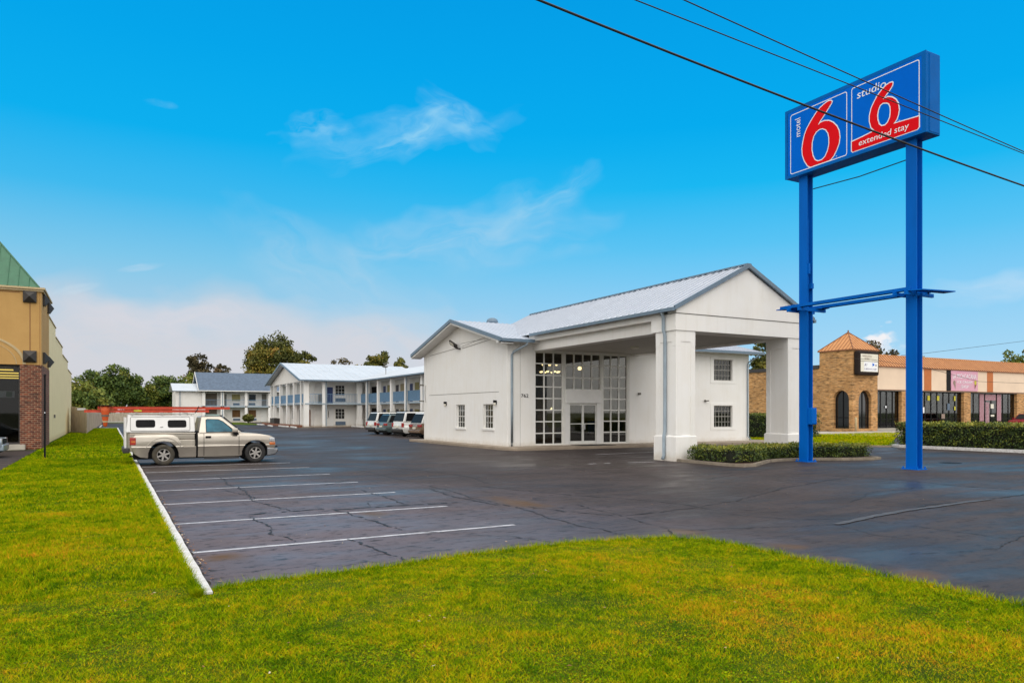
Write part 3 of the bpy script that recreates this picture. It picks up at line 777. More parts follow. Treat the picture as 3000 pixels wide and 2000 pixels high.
def hedge(name, label, cat, path, width, z0, z1, dens, ls, mat, base=.45, topb=.18, rag=.04, group=None, closed_core=True):
    """path: list of (x,y); leaves cover a box-section hedge following it"""
    ox, oy = path[0]
    t = thing(name, (ox, oy, 0), label, cat, group)
    m = MB(); strip_poly(m, path, width*.66, z0, z1-.10, .02, 3, .5)
    m.build('branches', M['hedgecore'], t)
    L = 0; segs = []
    for a, b in zip(path, path[1:]):
        a, b = Vector(a), Vector(b); segs.append((a, b, (b-a).length)); L += segs[-1][2]
    n = int(L*(width + 2*(z1-z0))*dens)
    P = []; T = []
    w = [s[2]/L for s in segs]
    si = rng.choice(len(segs), n, p=w)
    for k in range(n):
        a, b, l = segs[si[k]]; d = (b-a)/l; nn = Vector((-d.y, d.x)); s = rng.uniform(-.25*width/l, 1+.25*width/l)
        per = rng.uniform(0, width + 2*(z1-z0))
        if per < width: off = per - width/2; z = z1; tp = True
        elif per < width + (z1-z0): off = -width/2; z = z0 + per - width; tp = False
        else: off = width/2; z = z0 + per - width - (z1-z0); tp = False
        p = a.lerp(b, s) + nn*off
        wob = math.sin(p.x*5.1+z*7)*math.sin(p.y*4.3+z*5)*.045
        P.append((p.x + nn.x*np.sign(off)*wob*(not tp) + rng.normal(0,rag), p.y + nn.y*np.sign(off)*wob*(not tp) + rng.normal(0,rag), z + (wob if tp else 0) + rng.normal(0,rag*.8) * (1 if tp else .6)))
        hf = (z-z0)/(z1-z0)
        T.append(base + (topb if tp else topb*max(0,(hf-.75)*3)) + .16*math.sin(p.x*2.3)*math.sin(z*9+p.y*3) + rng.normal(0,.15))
    # end caps
    for (a, b) in ((path[0], path[1]), (path[-1], path[-2])):
        a, b = Vector(a), Vector(b); d = (a-b).normalized(); nn = Vector((-d.y,d.x)); q = int(width*(z1-z0)*dens)
        for k in range(q):
            o = rng.uniform(-.5,.5)*width; z = rng.uniform(z0,z1); p = a + nn*o + d*(.18*width*math.cos(o/width*math.pi) + rng.normal(0,rag))
            P.append((p.x,p.y,z)); T.append(base + rng.normal(0,.15))
    P = np.array(P); V = leaf_quads(P, np.full(len(P), ls))
    V[:,2] = np.maximum(V[:,2], z0+.01)
    tint_mesh('foliage', V, 4, np.clip(np.array(T),0,1), mat, t, org=tuple(ORG[t.name]))
    return t

# ------------------------------------------------------------------ building helpers
def slab(m, e0, e1, r1, r0, th=.07):
    q = [Vector(p) for p in (e0, e1, r1, r0)]
    m.hexa([tuple(p - Vector((0,0,th))) for p in q] + [tuple(p) for p in q])
def ribs(m, e0, e1, r1, r0, sp=.3, w=.035, h=.035):
    e0, e1, r0, r1 = map(Vector, (e0, e1, r0, r1))
    n = max(1, int((e1-e0).length/sp)); d = (e1-e0).normalized()*w/2; up = Vector((0,0,h)); dn = Vector((0,0,-.01))
    for k in range(n+1):
        t = (k+.0)/n; a = e0.lerp(e1, t); b = r0.lerp(r1, t)
        if (b-a).length < .05: continue
        m.hexa([tuple(p) for p in (a-d+dn, a+d+dn, b+d+dn, b-d+dn, a-d*.6+up, a+d*.6+up, b+d*.6+up, b-d*.6+up)])
def mapper(o, U, N):
    o, U, N = Vector(o), Vector(U), Vector(N)
    return lambda u, w, v: tuple(o + U*u + N*w + Vector((0,0,v)))   # u along wall, w outward, v up
SOUTH = lambda Y: mapper((0,Y,0), (1,0,0), (0,-1,0))     # wall facing -Y: u = X
WEST = lambda X: mapper((X,0,0), (0,1,0), (-1,0,0))      # wall facing -X: u = Y
def wall_open(m, u0, u1, v0, v1, ops, th=.2):
    us = sorted({u0,u1} | {a for o in ops for a in o[:2]}); vs_ = sorted({v0,v1} | {a for o in ops for a in o[2:4]})
    for i in range(len(us)-1):
        for j in range(len(vs_)-1):
            cu, cv = (us[i]+us[i+1])/2, (vs_[j]+vs_[j+1])/2
            if any(o[0] < cu < o[1] and o[2] < cv < o[3] for o in ops): continue
            a, b, c, d = us[i], us[i+1], vs_[j], vs_[j+1]
            m.face([(a,0,c),(b,0,c),(b,0,d),(a,0,d)]); m.face([(a,-th,c),(a,-th,d),(b,-th,d),(b,-th,c)])
    for (a, b, c, d) in [o[:4] for o in ops]:
        m.face([(a,0,c),(a,-th,c),(a,-th,d),(a,0,d)]); m.face([(b,0,c),(b,0,d),(b,-th,d),(b,-th,c)])
        m.face([(a,0,c),(b,0,c),(b,-th,c),(a,-th,c)]); m.face([(a,0,d),(a,-th,d),(b,-th,d),(b,0,d)])
def window(parent, mp, u0, u1, v0, v1, cols, rows, glass, frame=None, back=None, w0=-.09, fw=.05, mw=.025, sill=False, name='window', split=None):
    frame = frame or M['muntin']
    m = MB(mp)
    m.box(u0,u1,w0,w0+.05,v0,v0+fw); m.box(u0,u1,w0,w0+.05,v1-fw,v1); m.box(u0,u0+fw,w0,w0+.05,v0+fw,v1-fw); m.box(u1-fw,u1,w0,w0+.05,v0+fw,v1-fw)
    for i in range(1, cols):
        u = u0 + (u1-u0)*i/cols; m.box(u-mw/2,u+mw/2,w0+.012,w0+.044,v0+fw,v1-fw)
    for j in range(1, rows):
        v = v0 + (v1-v0)*j/rows; q = mw*(1.8 if split and j == split else 1)
        m.box(u0+fw,u1-fw,w0+.010,w0+.046,v-q/2,v+q/2)
    f = m.build(name, frame, parent)
    p = MB(mp); p.box(u0+fw*.5,u1-fw*.5,w0+.016,w0+.024,v0+fw*.5,v1-fw*.5); p.build('pane', glass, f)
    if back:
        p = MB(mp); p.box(u0,u1,w0-.10,w0-.08,v0,v1); p.build('curtain', back, f)
    if sill:
        p = MB(mp); p.box(u0-.12,u1+.12,-.02,.06,v0-.09,v0-.001); p.build('sill', M['trim_white'], f)
    return f
def text_mesh(name, body, mp, u0, u1, v0, v1, mat, parent, w=.01, shear=0., rot=0, depth=.004, keep=False):
    """text fitted into the box u0..u1, v0..v1 of the mapped wall plane; rot=90 reads upwards"""
    cu = bpy.data.curves.new(name, 'FONT'); cu.body = body; cu.size = 1; cu.shear = shear; cu.resolution_u = 3
    o = bpy.data.objects.new(name, cu); COL.objects.link(o); bpy.context.view_layer.update()
    me = bpy.data.meshes.new_from_object(o.evaluated_get(bpy.context.evaluated_depsgraph_get()))
    bpy.data.objects.remove(o)
    V = np.array([tuple(v.co) for v in me.vertices])
    if rot: V = np.stack([-V[:,1], V[:,0], V[:,2]], 1)
    mn, mx = V.min(0), V.max(0)
    m = MB(mp); m.v = []
    for p in V:
        u = u0 + (p[0]-mn[0])/(mx[0]-mn[0])*(u1-u0); v = v0 + (p[1]-mn[1])/(mx[1]-mn[1])*(v1-v0)
        m.v.append(m.P((u, w, v)))
    m.f = [tuple(p.vertices) for p in me.polygons]; m.m = [0]*len(m.f)
    o = m.build(name, mat, parent, recalc=False)
    s = o.modifiers.new('Solid', 'SOLIDIFY'); s.thickness = depth; s.offset = 0
    return o

# ================================================================== MOTEL OFFICE
def office():
    B = thing('motel_office', (17.68, 32.54, 0), 'white two-storey motel office with gabled drive-through portico and tall glass entrance', 'building')
    X0, X1, Y0, Y1, ZE, ZR = 17.68, 34.7, 32.54, 43.7, 5.52, 7.10
    YM = (Y0+Y1)/2
    m = MB(WEST(X0)); wall_open(m, Y0, Y1, .1, ZE, [(34.10,35.28,1.0,2.31),(37.60,38.78,.98,2.31)], .22)
    zz = 6.98
    m.prism([(Y0,0,ZE),(Y1,0,ZE),(YM,0,zz)], (0,-.22,0))
    m.xf = SOUTH(Y0); wall_open(m, X0, X1, .1, ZE, [(19.33,25.41,.18,5.02),(31.77,33.29,3.78,5.06),(31.77,33.29,.97,2.28)], .22)
    m.xf = None
    m.box(X1-.22,X1,Y0+.22,Y1,.1,ZE); m.box(X0+.22,X1-.22,Y1-.22,Y1,.1,ZE)
    m.prism([(X1,Y0,ZE),(X1,Y1,ZE),(X1,YM,zz)], (-.22,0,0))
    # shallow corner strips
    m.box(X0-.012,X0,Y0+.02,Y0+.55,.1,5.4); m.box(X0-.012,X0,Y1-.55,Y1,.1,5.4)
    m.box(X0,X0+.72,Y0-.012,Y0,.1,5.45)
    m.build('wall', M['white'], B, recalc=False)
    # thin dark relief lines
    m = MB(); m.box(X0-.006,X0+.002,33.45,42.85,2.93,2.955); m.box(X0-.004,X0+.002,34.4,38.2,5.80,5.82)
    m.tube([(X0-.02,42.7,5.42),(X0-.02,38.5,5.6)], .010, 5); m.tube([(X0-.02,38.0,5.52),(X0-.02,34.2,5.74)], .010, 5); m.tube([(X0-.02,38.0,5.62),(X0-.02,34.9,5.92)], .008, 5)
    m.box(X0+.735,X0+.745,Y0-.006,Y0+.002,.15,5.4)
    m.tube([(X0-.02,43.4,3.6),(X0-.05,43.45,3.1),(X0-.02,43.4,2.5)], .012, 5); 
    m.build('conduit', M['greydoor'], B)
    # roof
    OV = .62; XO = .68
    ya, yb = Y0-OV, Y1+OV; za = ZE+.02; zr = ZR+.02
    m = MB()
    slab(m, (X0-XO,ya,za),(X1+.6,ya,za),(X1+.6,YM,zr),(X0-XO,YM,zr)); slab(m, (X0-XO,yb,za),(X1+.6,yb,za),(X1+.6,YM,zr),(X0-XO,YM,zr))
    m.mi = 1; ribs(m, (X0-XO,ya,za),(X1+.6,ya,za),(X1+.6,YM,zr),(X0-XO,YM,zr), .3, .03, .03); ribs(m, (X0-XO,yb,za),(X1+.6,yb,za),(X1+.6,YM,zr),(X0-XO,YM,zr), .6)
    roof = m.build('roof', [M['roofmetal'],M['rib']], B)
    # turbine vent dome
    m = MB(); m.lathe((20.15,39.0,7.02), [(.20,0),(.20,.16),(.33,.18),(.36,.28),(.30,.42),(.16,.5),(0,.52)], 18)
    m.build('roof_vent', M['steelblue'], roof, smooth=True)
    # soffits, fascia, rake trims
    m = MB()
    m.box(X0-XO+.02,X1+.55,ya+.05,Y0-.014,ZE-.10,ZE-.06); m.box(X0-XO+.02,X1+.55,Y1+.014,yb-.05,ZE-.10,ZE-.06)
    for s, ye in ((1,ya),(-1,yb)):
        a = Vector((X0-XO+.03,ye,za-.08)); b = Vector((X0-XO+.03,YM,zr-.08))
        m.hexa([tuple(p) for p in (a+Vector((0,0,-.16)), a+Vector((.66,0,-.16)), b+Vector((.66,0,-.16)), b+Vector((0,0,-.16)), a, a+Vector((.66,0,0)), b+Vector((.66,0,0)), b)])
    m.box(X0-XO+.03, X0-.02, ya, Y0, ZE-.16, ZE-.08)
    m.build('soffit', M['trim_white'], B, recalc=True)
    m = MB()
    for ye in (ya, yb):
        a = Vector((X0-XO-.03,ye,za)); b = Vector((X0-XO-.03,YM,zr))
        m.hexa([tuple(p) for p in (a+Vector((0,0,-.14)), a+Vector((.06,0,-.14)), b+Vector((.06,0,-.14)), b+Vector((0,0,-.14)), a+Vector((0,0,.05)), a+Vector((.06,0,.05)), b+Vector((.06,0,.05)), b+Vector((0,0,.05)))])
    m.build('rake_trim', M['steelblue'], B)
    m = MB(); m.box(X0-XO, 18.85, ya-.13, ya+.0, ZE-.12, ZE+.03); m.build('gutter', M['steelblue'], B)
    m = MB(); m.box(26.5, X1+.6, ya-.13, ya, ZE-.12, ZE+.03); m.build('gutter', M['steelblue'], B)
    def spout(pts, r=.045):
        m = MB(); m.tube(pts, r, 8)
        for q in pts[2:-2] or []: pass
        return m.build('downspout', M['pipe'], B, smooth=True)
    spout([(18.45,31.86,5.42),(18.45,31.9,5.3),(17.95,32.38,4.95),(17.90,32.46,4.8),(17.90,32.46,2.2),(17.90,32.46,.35),(17.80,32.30,.2)], .062)
    spout([(34.95,31.9,5.42),(34.95,32.0,5.3),(34.55,32.42,4.95),(34.52,32.46,4.8),(34.52,32.46,.4),(34.6,32.3,.2)])
    # windows
    for (a, b, c, d) in [(34.10,35.28,1.0,2.31),(37.60,38.78,.98,2.31)]:
        window(B, WEST(X0), a, b, c, d, 4, 4, M['glass'], back=M['curtain'] if a > 36 else M['blinds'], w0=-.17, sill=True, split=2)
    for (c, d, bk) in [(3.78,5.06,M['interior_d']),(.97,2.28,M['blinds'])]:
        window(B, SOUTH(Y0), 31.77, 33.29, c, d, 6, 4, M['glass'], frame=M['frame_grey'], back=bk, w0=-.14, sill=False, mw=.02, fw=.045, split=2)
        mm = MB(SOUTH(Y0)); 
        mm.box(31.5,33.56,-.01,.02,c-.16,c-.002); mm.box(31.5,33.56,-.01,.02,d+.002,d+.14); mm.box(31.5,31.768,-.01,.02,c-.002,d+.002); mm.box(33.292,33.56,-.01,.02,c-.002,d+.002)
        mm.build('window_surround', M['white'], B)
    # lamps
    for y, z in ((40.2,2.38),(33.76,2.38)):
        m = MB(); m.box(X0-.16,X0-.0,y-.07,y+.07,z+.0,z+.13); m.box(X0-.05,X0,y-.05,y+.05,z-.1,z+.1)
        l = m.build('wall_lamp', M['black'], B, bevel=.01)
        m = MB(); m.lathe((X0-.10,y,z-.18), [(.0,0),(.05,.02),(.06,.1),(.06,.18)], 12); m.build('lamp_glass', M['lampglass'], l, smooth=True)
    m = MB(); m.tube([(X0,38.2,5.52),(X0-.12,38.2,5.52),(X0-.20,38.25,5.58)], .045, 8)
    nv = Vector((-.8,0,-.6)); av = Vector((-.36,.8,.48)).normalized(); bv = nv.cross(av).normalized(); cv = Vector((X0-.30,38.55,5.78))
    fx = lambda a,b,c: tuple(cv + av*a + bv*b + nv*c)
    mm = MB(fx); mm.box(-.34,.30,-.17,.17,-.05,.03); n0 = len(m.v); m.v += mm.v; m.f += [tuple(i+n0 for i in f) for f in mm.f]; m.m += mm.m
    fl = m.build('floodlight', M['blackmetal'], B)
    mm = MB(fx); mm.box(-.06,.25,-.12,.12,.031,.038); mm.build('lamp_glass', M['lampglass'], fl)
    m = MB(SOUTH(Y0)); m.box(26.02,26.14,0,.14,2.85,2.97); m.build('wall_sensor', M['greydoor'], B)
    m = MB(SOUTH(Y0)); m.box(31.0,31.1,0,.05,2.5,2.62); m.tube([(31.05,.04,2.56),(30.92,.2,2.6)], .035, 6); m.tube([(31.05,.04,2.56),(31.2,.2,2.56)], .035, 6)
    m.build('twin_spot', M['greydoor'], B)
    m = MB(); m.tube([(X0+.02,43.72,3.6),(X0-.22,43.85,3.62),(X0-.28,43.85,3.5)], .05, 6); m.build('security_camera', M['greydoor'], B); m = MB(); m.tube([(X0,43.72,2.58),(X0-.3,43.85,2.6)], .04, 6); m.build('security_camera', M['greydoor'], B)
    text_mesh('house_number', '762', SOUTH(Y0), 18.47, 18.90, 2.64, 2.82, M['black'], B, w=.018)
    # entrance storefront
    mp = SOUTH(Y0)
    def grid(u0,u1,v0,v1,c,r,name):
        m = MB(mp); w0 = -.15
        m.box(u0,u0+.05,w0,w0+.08,v0,v1); m.box(u1-.05,u1,w0,w0+.08,v0,v1); m.box(u0+.05,u1-.05,w0,w0+.08,v0,v0+.06); m.box(u0+.05,u1-.05,w0,w0+.08,v1-.05,v1)
        for i in range(1,c):
            u=u0+(u1-u0)*i/c; m.box(u-.035,u+.035,w0,w0+.075,v0+.06,v1-.05)
        for j in range(1,r):
            v=v0+(v1-v0)*j/r; m.box(u0+.05,u1-.05,w0+.005,w0+.07,v-.03,v+.03)
        f = m.build(name, M['muntin'], B)
        p = MB(mp); p.box(u0+.03,u1-.03,w0+.03,w0+.038,v0+.03,v1-.03); p.build('pane', M['glass_entry'], f)
    grid(19.33,21.05,.18,5.02,3,8,'entrance_window'); grid(23.66,25.30,.18,5.02,3,8,'entrance_window'); grid(21.20,23.50,3.06,5.02,4,3,'transom_window')
    m = MB(mp); m.box(21.05,21.20,-.2,-.02,.18,5.02); m.box(23.50,23.66,-.2,-.02,.18,5.02); m.box(25.30,25.41,-.2,-.02,.18,5.02)
    m.build('mullion_post', M['muntin'], B)
    m = MB(mp); m.box(21.2,23.5,-.2,.04,2.36,3.06); m.box(21.2,21.46,-.2,-.02,.18,2.36); m.box(23.24,23.5,-.2,-.02,.18,2.36)
    m.build('door_surround', M['trim_white'], B, bevel=.01)
    for (a, b, h) in ((21.47,22.345,1), (22.355,23.23,-1)):
        m = MB(mp); m.box(a,a+.06,-.14,-.08,.19,2.34); m.box(b-.06,b,-.14,-.08,.19,2.34); m.box(a+.06,b-.06,-.14,-.08,.19,.34); m.box(a+.06,b-.06,-.14,-.08,2.26,2.34); m.box(a+.06,b-.06,-.135,-.085,1.24,1.28)
        d = m.build('entrance_door', M['muntin'], B)
        p = MB(mp); p.box(a+.04,b-.04,-.115,-.105,.3,2.3); p.build('pane', M['glass_entry'], d)
        p = MB(mp); u = b-.09 if h > 0 else a+.09; p.box(u-.02,u+.02,-.07,-.03,.95,1.25); p.build('handle', M['chrome'], d)
    # lobby inside
    m = MB(); 
    m.box(18.6,26.6,37.9,38.0,.12,5.2); m.box(18.5,18.6,32.8,38.0,.12,5.2); m.box(26.6,26.7,32.8,38,.12,5.2); m.box(18.5,26.7,32.8,38,5.15,5.25); m.box(18.5,26.7,32.8,38,2.75,2.95) if False else None
    m.build('lobby_wall', M['interior_d'], B)
    m = MB(); m.box(18.6,26.6,32.78,37.9,.12,.17); m.build('lobby_floor', M['floor_tile'], B)
    m = MB(); m.box(18.62,21.0,36.6,37.8,.17,2.9); m.box(21.6,22.9,36.2,36.4,.17,2.6); m.box(23.3,26.5,36.9,37.8,1.3,2.6); m.build('lobby_partition', M['interior'], B)
    m = MB(); m.box(19.2,21.2,34.9,36.0,.17,.25)
    for k in range(9): m.box(19.3+.2*k,19.5+.2*k,35.2,36.2,.25+.18*k,.33+.18*k)
    m.tube([(19.3,35.15,1.1),(21.1,35.15,2.8)], .05, 6)
    m.build('stair', M['interior_d'], B)
    # portico
    PX0, PX1, PY0, PZ = 18.93, 26.42, 21.39, 5.02
    XR = (PX0+PX1)/2; ZP = 7.84; ZEV = 5.88
    m = MB()
    m.box(PX0,PX1,PY0,PY0+.95,PZ,5.66)                         # front beam
    m.prism([(PX0,PY0-.03,5.68),(PX1,PY0-.03,5.68),(PX1,PY0-.03,5.84),(XR,PY0-.03,ZP-.15),(PX0,PY0-.03,5.84)], (0,.5,0))
    m.box(PX0,PX0+.5,PY0+.951,PY0+1.45,PZ,5.80); m.box(PX1-.5,PX1,PY0+.951,PY0+1.45,PZ,5.80)
    for s in (0, 1):
        a, b = (PX0+.30, PX0+.9) if s == 0 else (PX1-.9, PX1-.30)
        m.box(a,b,PY0+1.45,Y0-.015,PZ+.02,5.50)
        a, b = (PX0+.0, PX0+.5) if s == 0 else (PX1-.5, PX1)
        m.box(a,b,PY0+1.45,Y0-.015,5.50,5.82)
    m.build('portico_beam', M['white'], B, bevel=.008)
    m = MB(); m.box(PX0-.003,PX1,PY0-.006,PY0+.3,5.655,5.685); m.build('beam_joint', M['greydoor'], B)
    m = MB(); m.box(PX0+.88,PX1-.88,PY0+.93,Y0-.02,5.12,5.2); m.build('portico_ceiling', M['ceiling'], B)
    m = MB(); m.lathe((22.67,28.6,5.0), [(0,0),(.17,.01),(.2,.05),(.2,.12)], 20); m.build('ceiling_light', M['lampglass'], B, smooth=True)
    for (xa, xb) in ((18.98, 20.02), (25.16, 26.36)):
        xb2 = xb-.06; ya_, yb_ = 21.43, 22.62
        m = MB(); m.box(xa+.02,xb2-.02,ya_+.02,yb_-.02,.9,4.58); m.box(xa,xb2,ya_,yb_,4.60,5.02)
        m.box(xa+.012,xb2-.012,ya_+.012,yb_-.012,4.575,4.60)
        for (dx0, dx1) in ((xa+.008,xa+.24),(xb2-.24,xb2-.008)):
            m.box(dx0,dx1,ya_+.0,ya_+.02,.99,4.42); m.box(dx0,dx1,ya_-.004,ya_+.1,4.42,4.78)
        for (dy0, dy1) in ((ya_+.012,ya_+.24),(yb_-.24,yb_-.008)):
            m.box(xa+.0,xa+.02,dy0,dy1,.99,4.42); m.box(xa-.004,xa+.1,dy0,dy1,4.42,4.78)
        p = m.build('pier', M['white'], B, bevel=.006)
        m = MB(); m.box(xa-.05,xb2+.05,ya_-.05,yb_+.06,-.02,.93); m.hexa([(xa-.05,ya_-.05,.93),(xb2+.05,ya_-.05,.93),(xb2+.05,yb_+.06,.93),(xa-.05,yb_+.06,.93),(xa,ya_,.985),(xb2,ya_,.985),(xb2,yb_,.985),(xa,yb_,.985)])
        m.build('pier_base', M['white'], p, bevel=.008)
    EX0, EX1 = PX0-.17, PX1+.17; YF = PY0-.14; YB = 38.7
    m = MB()
    for e in (EX0, EX1):
        slab(m, (e,YF,ZEV),(e,YB,ZEV),(XR,YB,ZP),(XR,YF,ZP), .06)
        m.mi = 1; ribs(m, (e,YF,ZEV),(e,YB,ZEV),(XR,YB,ZP),(XR,YF,ZP), .40, .04, .05); m.mi = 0
    m.prism([(XR-1.7,YB-.05,7.0),(XR+1.7,YB-.05,7.0),(XR,YB-.05,ZP-.04)], (0,.04,0))
    r = m.build('portico_roof', [M['roofmetal'],M['rib']], B)
    m = MB(); m.box(XR-.11,XR+.11,YF-.01,YB,ZP-.0,ZP+.055)
    k = YF
    while k < YB-.15:
        m.box(XR-.16,XR+.16,k,k+.13,ZP-.045,ZP+.03); k += .30
    m.build('ridge_cap', M['steelblue'], r)
    m = MB()
    for e in (EX0, EX1):
        a = Vector((e,YF-.03,ZEV)); b = Vector((XR,YF-.03,ZP))
        m.hexa([tuple(p) for p in (a+Vector((0,0,-.12)), b+Vector((0,0,-.12)), b+Vector((0,.10,-.12)), a+Vector((0,.10,-.12)), a+Vector((0,0,.05)), b+Vector((0,0,.05)), b+Vector((0,.10,.05)), a+Vector((0,.10,.05)))])
    m.build('rake_trim', M['steelblue'], B)
    for e, s in ((EX0,-1),(EX1,1)):
        m = MB(); m.box(e, e+s*.12, YF, 32.0, ZEV-.15, ZEV-.02); m.build('gutter', M['steelblue'], B)
    spout([(18.72,21.95,5.75),(18.76,21.97,5.66),(18.84,22.0,5.55),(18.84,22.0,5.08),(18.92,22.0,4.85),(18.92,22.0,3.2),(18.92,22.0,1.15),(18.87,22.0,.95),(18.87,22.0,.2),(18.80,22.0,.06)], .066)
    # walkway round the building
    m = MB(); m.prism([(17.0,31.9,-.02),(17.35,31.1,-.02),(18.2,30.95,-.02),(36.0,30.95,-.02),(36.0,44.6,-.02),(17.0,44.6,-.02)], (0,0,.16))
    m.build('walkway', M['concrete'], B, bevel=.02)
    m = MB(); m.box(21.4,23.6,31.3,32.4,.14,.155); m.build('door_mat', M['black'], B)
    return B
office()
# lobby furniture
c = thing('chandelier', (21.05,33.9,3.6), 'lit two-tier chandelier hanging inside the left entrance window', 'chandelier')
m = MB(); m.tube([(21.05,33.9,5.14),(21.05,33.9,3.75)], .012, 6)
for z, r, n in ((4.38,.42,6),(3.98,.50,8)):
    for k in range(n):
        a = 2*math.pi*k/n; m.tube([(21.05,33.9,z-.12),(21.05+r*.6*math.cos(a),33.9+r*.6*math.sin(a),z-.16),(21.05+r*math.cos(a),33.9+r*math.sin(a),z)], .012, 5)
m.build('chandelier_frame', M['blackmetal'], c)
for z, r, n in ((4.42,.42,6),(4.02,.50,8)):
    for k in range(n):
        a = 2*math.pi*k/n; x, y = 21.05+r*math.cos(a), 33.9+r*math.sin(a)
        m = MB(); m.lathe((x,y,z), [(0,0),(.05,.01),(.075,.05),(.08,.09),(.0,.09)], 10); m.build('lamp_shade', M['lamp_on'], c)
c = thing('pendant_lamp', (23.35,34.4,3.7), 'single lit round pendant lamp inside the right part of the transom window', 'pendant lamp')
m = MB(); m.tube([(23.35,34.4,5.14),(23.35,34.4,4.45)], .012, 6); m.build('cord', M['black'], c)
m = MB(); m.lathe((23.35,34.4,4.25), [(0,0),(.09,.03),(.12,.11),(.09,.19),(0,.22)], 14); m.build('lamp_globe', M['lamp_on'], c, smooth=True)
c = thing('reception_desk', (25.0,34.6,.17), 'low reception desk with blue front panels behind the right entrance window', 'desk')
m = MB(); m.box(24.0,26.3,34.5,35.1,.17,.70); m.build('desk_base', M['black'], c)
m = MB(); m.box(23.95,24.7,34.42,34.5,.7,1.38); m.build('front_panel', M['desk'], c); m = MB(); m.box(25.75,26.3,34.42,34.5,.7,1.38); m.build('front_panel', M['desk'], c)
m = MB(); m.box(23.9,26.4,34.35,35.2,1.4,1.45); m.build('desk_top', M['interior'], c)
c = thing('table_lamp', (21.4,34.2,.17), 'small lit table lamp low behind the left entrance window', 'lamp')
m = MB(); m.lathe((21.75,34.8,.17), [(.0,0),(.25,.02),(.25,.06),(.05,.08),(.05,1.8),(.0,1.82)], 14); m.build('lamp_stand', M['brown'], c)
m = MB(); m.lathe((21.75,34.8,2.0), [(.08,0),(.10,.02),(.05,.14),(.0,.14)], 14); m.build('lamp_shade', M['lamp_on'], c)

